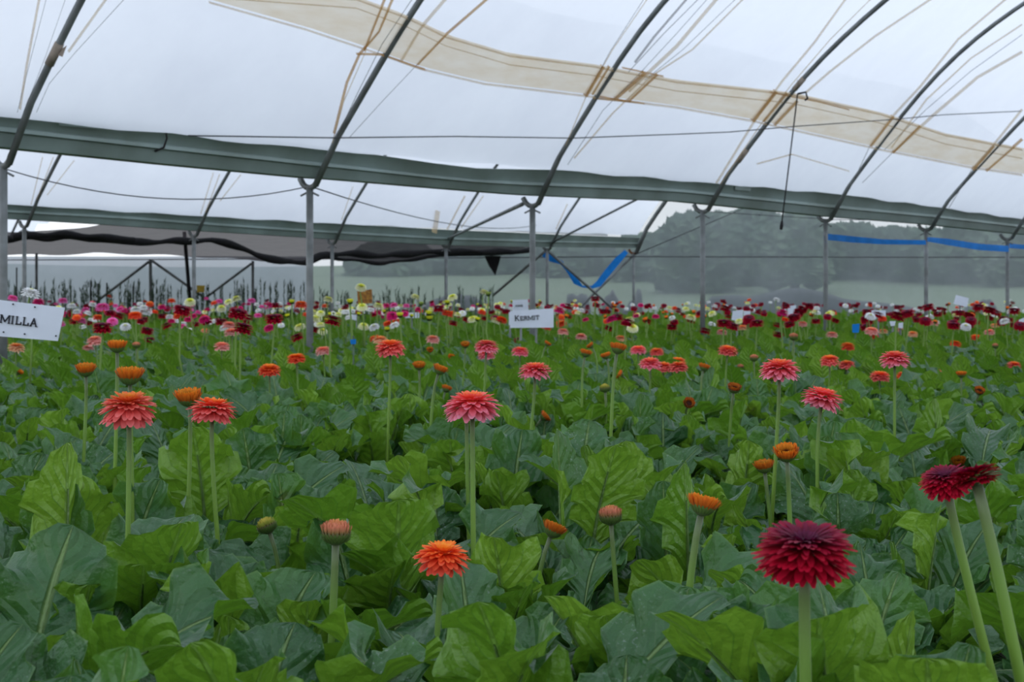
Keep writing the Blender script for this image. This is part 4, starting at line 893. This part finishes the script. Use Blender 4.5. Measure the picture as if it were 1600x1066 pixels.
for k, x in enumerate((26, 142, 153, 167, 208)):
    pole(pix(x, [418, 439, 443, 442, 446][k], 31), pix(x, 500, 31), .014, f'{ORD[k]} thin dark stake from the left before the pale back net', M_roll, 'stake', 'stake')

# ---------------------------------------------------------------- signs and cards
GLY = {'M': (1.25, [((.12, 0), (.12, 1)), ((1.13, 0), (1.13, 1)), ((.16, .97), (.62, .18)), ((1.09, .97), (.62, .18))], [(.12, 0), (1.13, 0), (.06, 1), (1.19, 1)]),
 'I': (.5, [((.25, 0), (.25, 1))], [(.25, 0), (.25, 1)]), 'L': (.85, [((.22, 0), (.22, 1)), ((.22, .06), (.76, .06)), ((.76, .06), (.76, .32))], [(.22, 0), (.22, 1)]),
 'A': (1.05, [((.16, 0), (.52, .98)), ((.88, 0), (.52, .98)), ((.3, .34), (.74, .34))], [(.14, 0), (.9, 0)]),
 'K': (1.0, [((.2, 0), (.2, 1)), ((.24, .42), (.8, .98)), ((.42, .56), (.84, .02))], [(.2, 0), (.2, 1), (.84, 0), (.8, 1)]),
 'E': (.85, [((.2, 0), (.2, 1)), ((.2, .06), (.76, .06)), ((.2, .94), (.74, .94)), ((.2, .5), (.58, .5)), ((.76, .06), (.76, .26)), ((.74, .94), (.74, .76))], [(.2, 0), (.2, 1)]),
 'R': (.95, [((.2, 0), (.2, 1)), ((.2, .94), (.6, .94)), ((.6, .94), (.74, .74)), ((.74, .74), (.6, .5)), ((.2, .5), (.6, .5)), ((.5, .5), (.82, .02))], [(.2, 0), (.2, 1), (.84, 0)]),
 'T': (.85, [((.42, 0), (.42, 1)), ((.06, .94), (.78, .94)), ((.06, .94), (.06, .72)), ((.78, .94), (.78, .72))], [(.42, 0)]),
 'N': (1.0, [((.16, 0), (.16, 1)), ((.84, 0), (.84, 1)), ((.18, .96), (.82, .04))], [(.16, 0), (.84, 1)])}
def letters(text, h, th=.15, small=1.0, gap=.06):
    g = G(); x = 0
    for i, ch in enumerate(text):
        wd, st, sf = GLY[ch]; k = h*(small if i else 1)
        def bar(a, b, t):
            a, b = Vector(a), Vector(b); d = (b-a).normalized(); n = Vector((-d.y, d.x))*t*.5; a = a-d*t*.3; b = b+d*t*.3
            c = [a+n, b+n, b-n, a-n]; V = [(x+q.x*k, yy, q.y*k) for yy in (0, .004) for q in c]
            g.add(V, [(0, 3, 2, 1), (4, 5, 6, 7), (0, 1, 5, 4), (1, 2, 6, 5), (2, 3, 7, 6), (3, 0, 4, 7)])
        for a, b in st: bar(a, b, th if abs(a[0]-b[0]) < .5 or True else th)
        for sx_, sy_ in sf: bar((sx_-.15, sy_+(.03 if sy_ < .5 else -.03)), (sx_+.15, sy_+(.03 if sy_ < .5 else -.03)), .07)
        x += (wd+gap)*k
    return g, x
def sign(c, Y, label, text=None, th=0, tx=0, small=1.0, legs=(0.3,), dots=(), name='name_sign'):
    """c = corner pixels TL, TR, BR, BL"""
    P = [pix(x, y, Y) for x, y in c]; ctr = sum(P, Vector())/4; e = link(name, None, None, (ctr.x, Y, BZ)); tag(e, label, 'sign', 'plant name signs')
    o = Vector((ctr.x, Y, BZ)); B = [p-o for p in P]; bk = Vector((0, .008, 0))
    G().add(B+[b+bk for b in B], [(0, 3, 2, 1), (4, 5, 6, 7), (0, 1, 5, 4), (1, 2, 6, 5), (2, 3, 7, 6), (3, 0, 4, 7)]).obj('board', M_white, e, smooth=False); bd = e.children[0]
    for f in legs:
        a = B[3].lerp(B[2], f)+bk*2; G().tube([(a.x, a.y, 0), a+Vector((0, 0, .04))], .009, 6).obj('stake', M_galv, e)
    if text:
        hpx = th; g, wd = letters(text, hpx/F*Y, small=small); rot = -math.atan2((B[1]-B[0]).z, (B[1]-B[0]).x)
        g.obj('lettering', M_ink, bd, smooth=False, loc=pix(tx[0], tx[1], Y)-o+Vector((0, -.006, 0)), rot=(0, rot, 0))
    for x, y in dots: q = pix(x, y, Y)-o+Vector((0, -.003, 0)); G().tube([q, q+Vector((0, -.004, 0))], .0035, 8).obj('screw', M_ink, bd)
    return e
sign([(-110, 456), (101, 481), (90, 533), (-110, 517)], 6.6, 'large white board reading MILLA at the left edge', 'MILLA', 12.5, (0, 504), legs=(.3,), dots=[(21, 475.5), (55, 480), (39, 522), (6, 519), (88, 525)])
sign([(797, 486), (865, 482), (865, 512), (797, 512.5)], 13.4, 'white board with dark lettering beside the third front post', 'KERMIT', 8, (804, 501.5), small=.82, legs=(.25, .6))
sign([(801, 469), (825, 468), (826, 488), (801, 488)], 19, 'small upright white card above the lettered board', 'ANNE', 2.9, (805, 479.5))
for c, Y, l in [([(1145, 486), (1161, 484), (1161, 503), (1143, 500)], 17, 'tilted white card right of the fourth front post'), ([(1162, 486), (1173, 486), (1172, 495), (1162, 495)], 18, 'tiny white card touching the tilted one'), ([(1224, 479), (1244, 477), (1243, 489), (1230, 496)], 19, 'bluish white card left of the fifth front post'), ([(1494, 461), (1514, 466), (1511, 480), (1490, 475)], 19, 'tilted white card high against the net, right of the sixth front post'),
 ([(1362, 485), (1384, 485), (1384, 500), (1362, 499)], 17, 'white card behind a red flower between fifth and sixth posts'), ([(540, 497), (546, 491), (557, 492), (557, 501)], 19, 'crooked white tag right of the second front post'), ([(632, 489), (655, 488), (655, 497), (632, 497)], 19, 'flat white tag among far flowers at centre left'), ([(1404, 505), (1411, 504), (1411, 513), (1404, 513)], 15, 'narrow white tag below the far red flowers'), ([(1390, 502), (1400, 502), (1399, 509), (1392, 510)], 15, 'small white tag left of the narrow one'), ([(795, 488), (799, 488), (799, 508), (795, 508)], 16, 'thin white edge of a tag left of the lettered board'), ([(1593, 500), (1602, 496), (1598, 510), (1589, 512)], 14, 'grey-white tag at the right edge')]:
    sign(c, Y, l, legs=(.5,))
def card(c, Y, mat, name, label, cat):
    P = [pix(x, y, Y) for x, y in c]; ctr = sum(P, Vector())/4; e = link(name, None, None, (ctr.x, Y, BZ)); tag(e, label, cat); o = Vector((ctr.x, Y, BZ)); B = [p-o for p in P]; bk = Vector((0, .01, 0))
    G().add(B+[b+bk for b in B], [(0, 3, 2, 1), (4, 5, 6, 7), (0, 1, 5, 4), (1, 2, 6, 5), (2, 3, 7, 6), (3, 0, 4, 7)]).obj('card', mat, e, smooth=False)
    a = (B[2]+B[3])/2; G().tube([(a.x, .012, 0), (a.x, .012, a.z+.05)], .006, 6).obj('stake', M_far, e)
card([(307, 446), (320, 446), (319, 457), (308, 457)], 29.5, M_yel, 'sticky_trap', 'small yellow sticky card by the leaning dark pole', 'card')
card([(558, 455), (581, 452), (582, 474), (559, 475)], 28, M_brown, 'sticky_trap', 'brown-stained yellow card under the tallest cream flower', 'card')
card([(1332, 507), (1343, 506), (1342, 520), (1332, 520)], 13.5, M_blue, 'blue_card', 'small blue card among red flowers right of the fifth front post', 'card')
card([(547, 531), (556, 530), (556, 538), (548, 538)], 9.5, M_blue, 'blue_card', 'blue scrap in the leaves below the tall cream flowers', 'card')
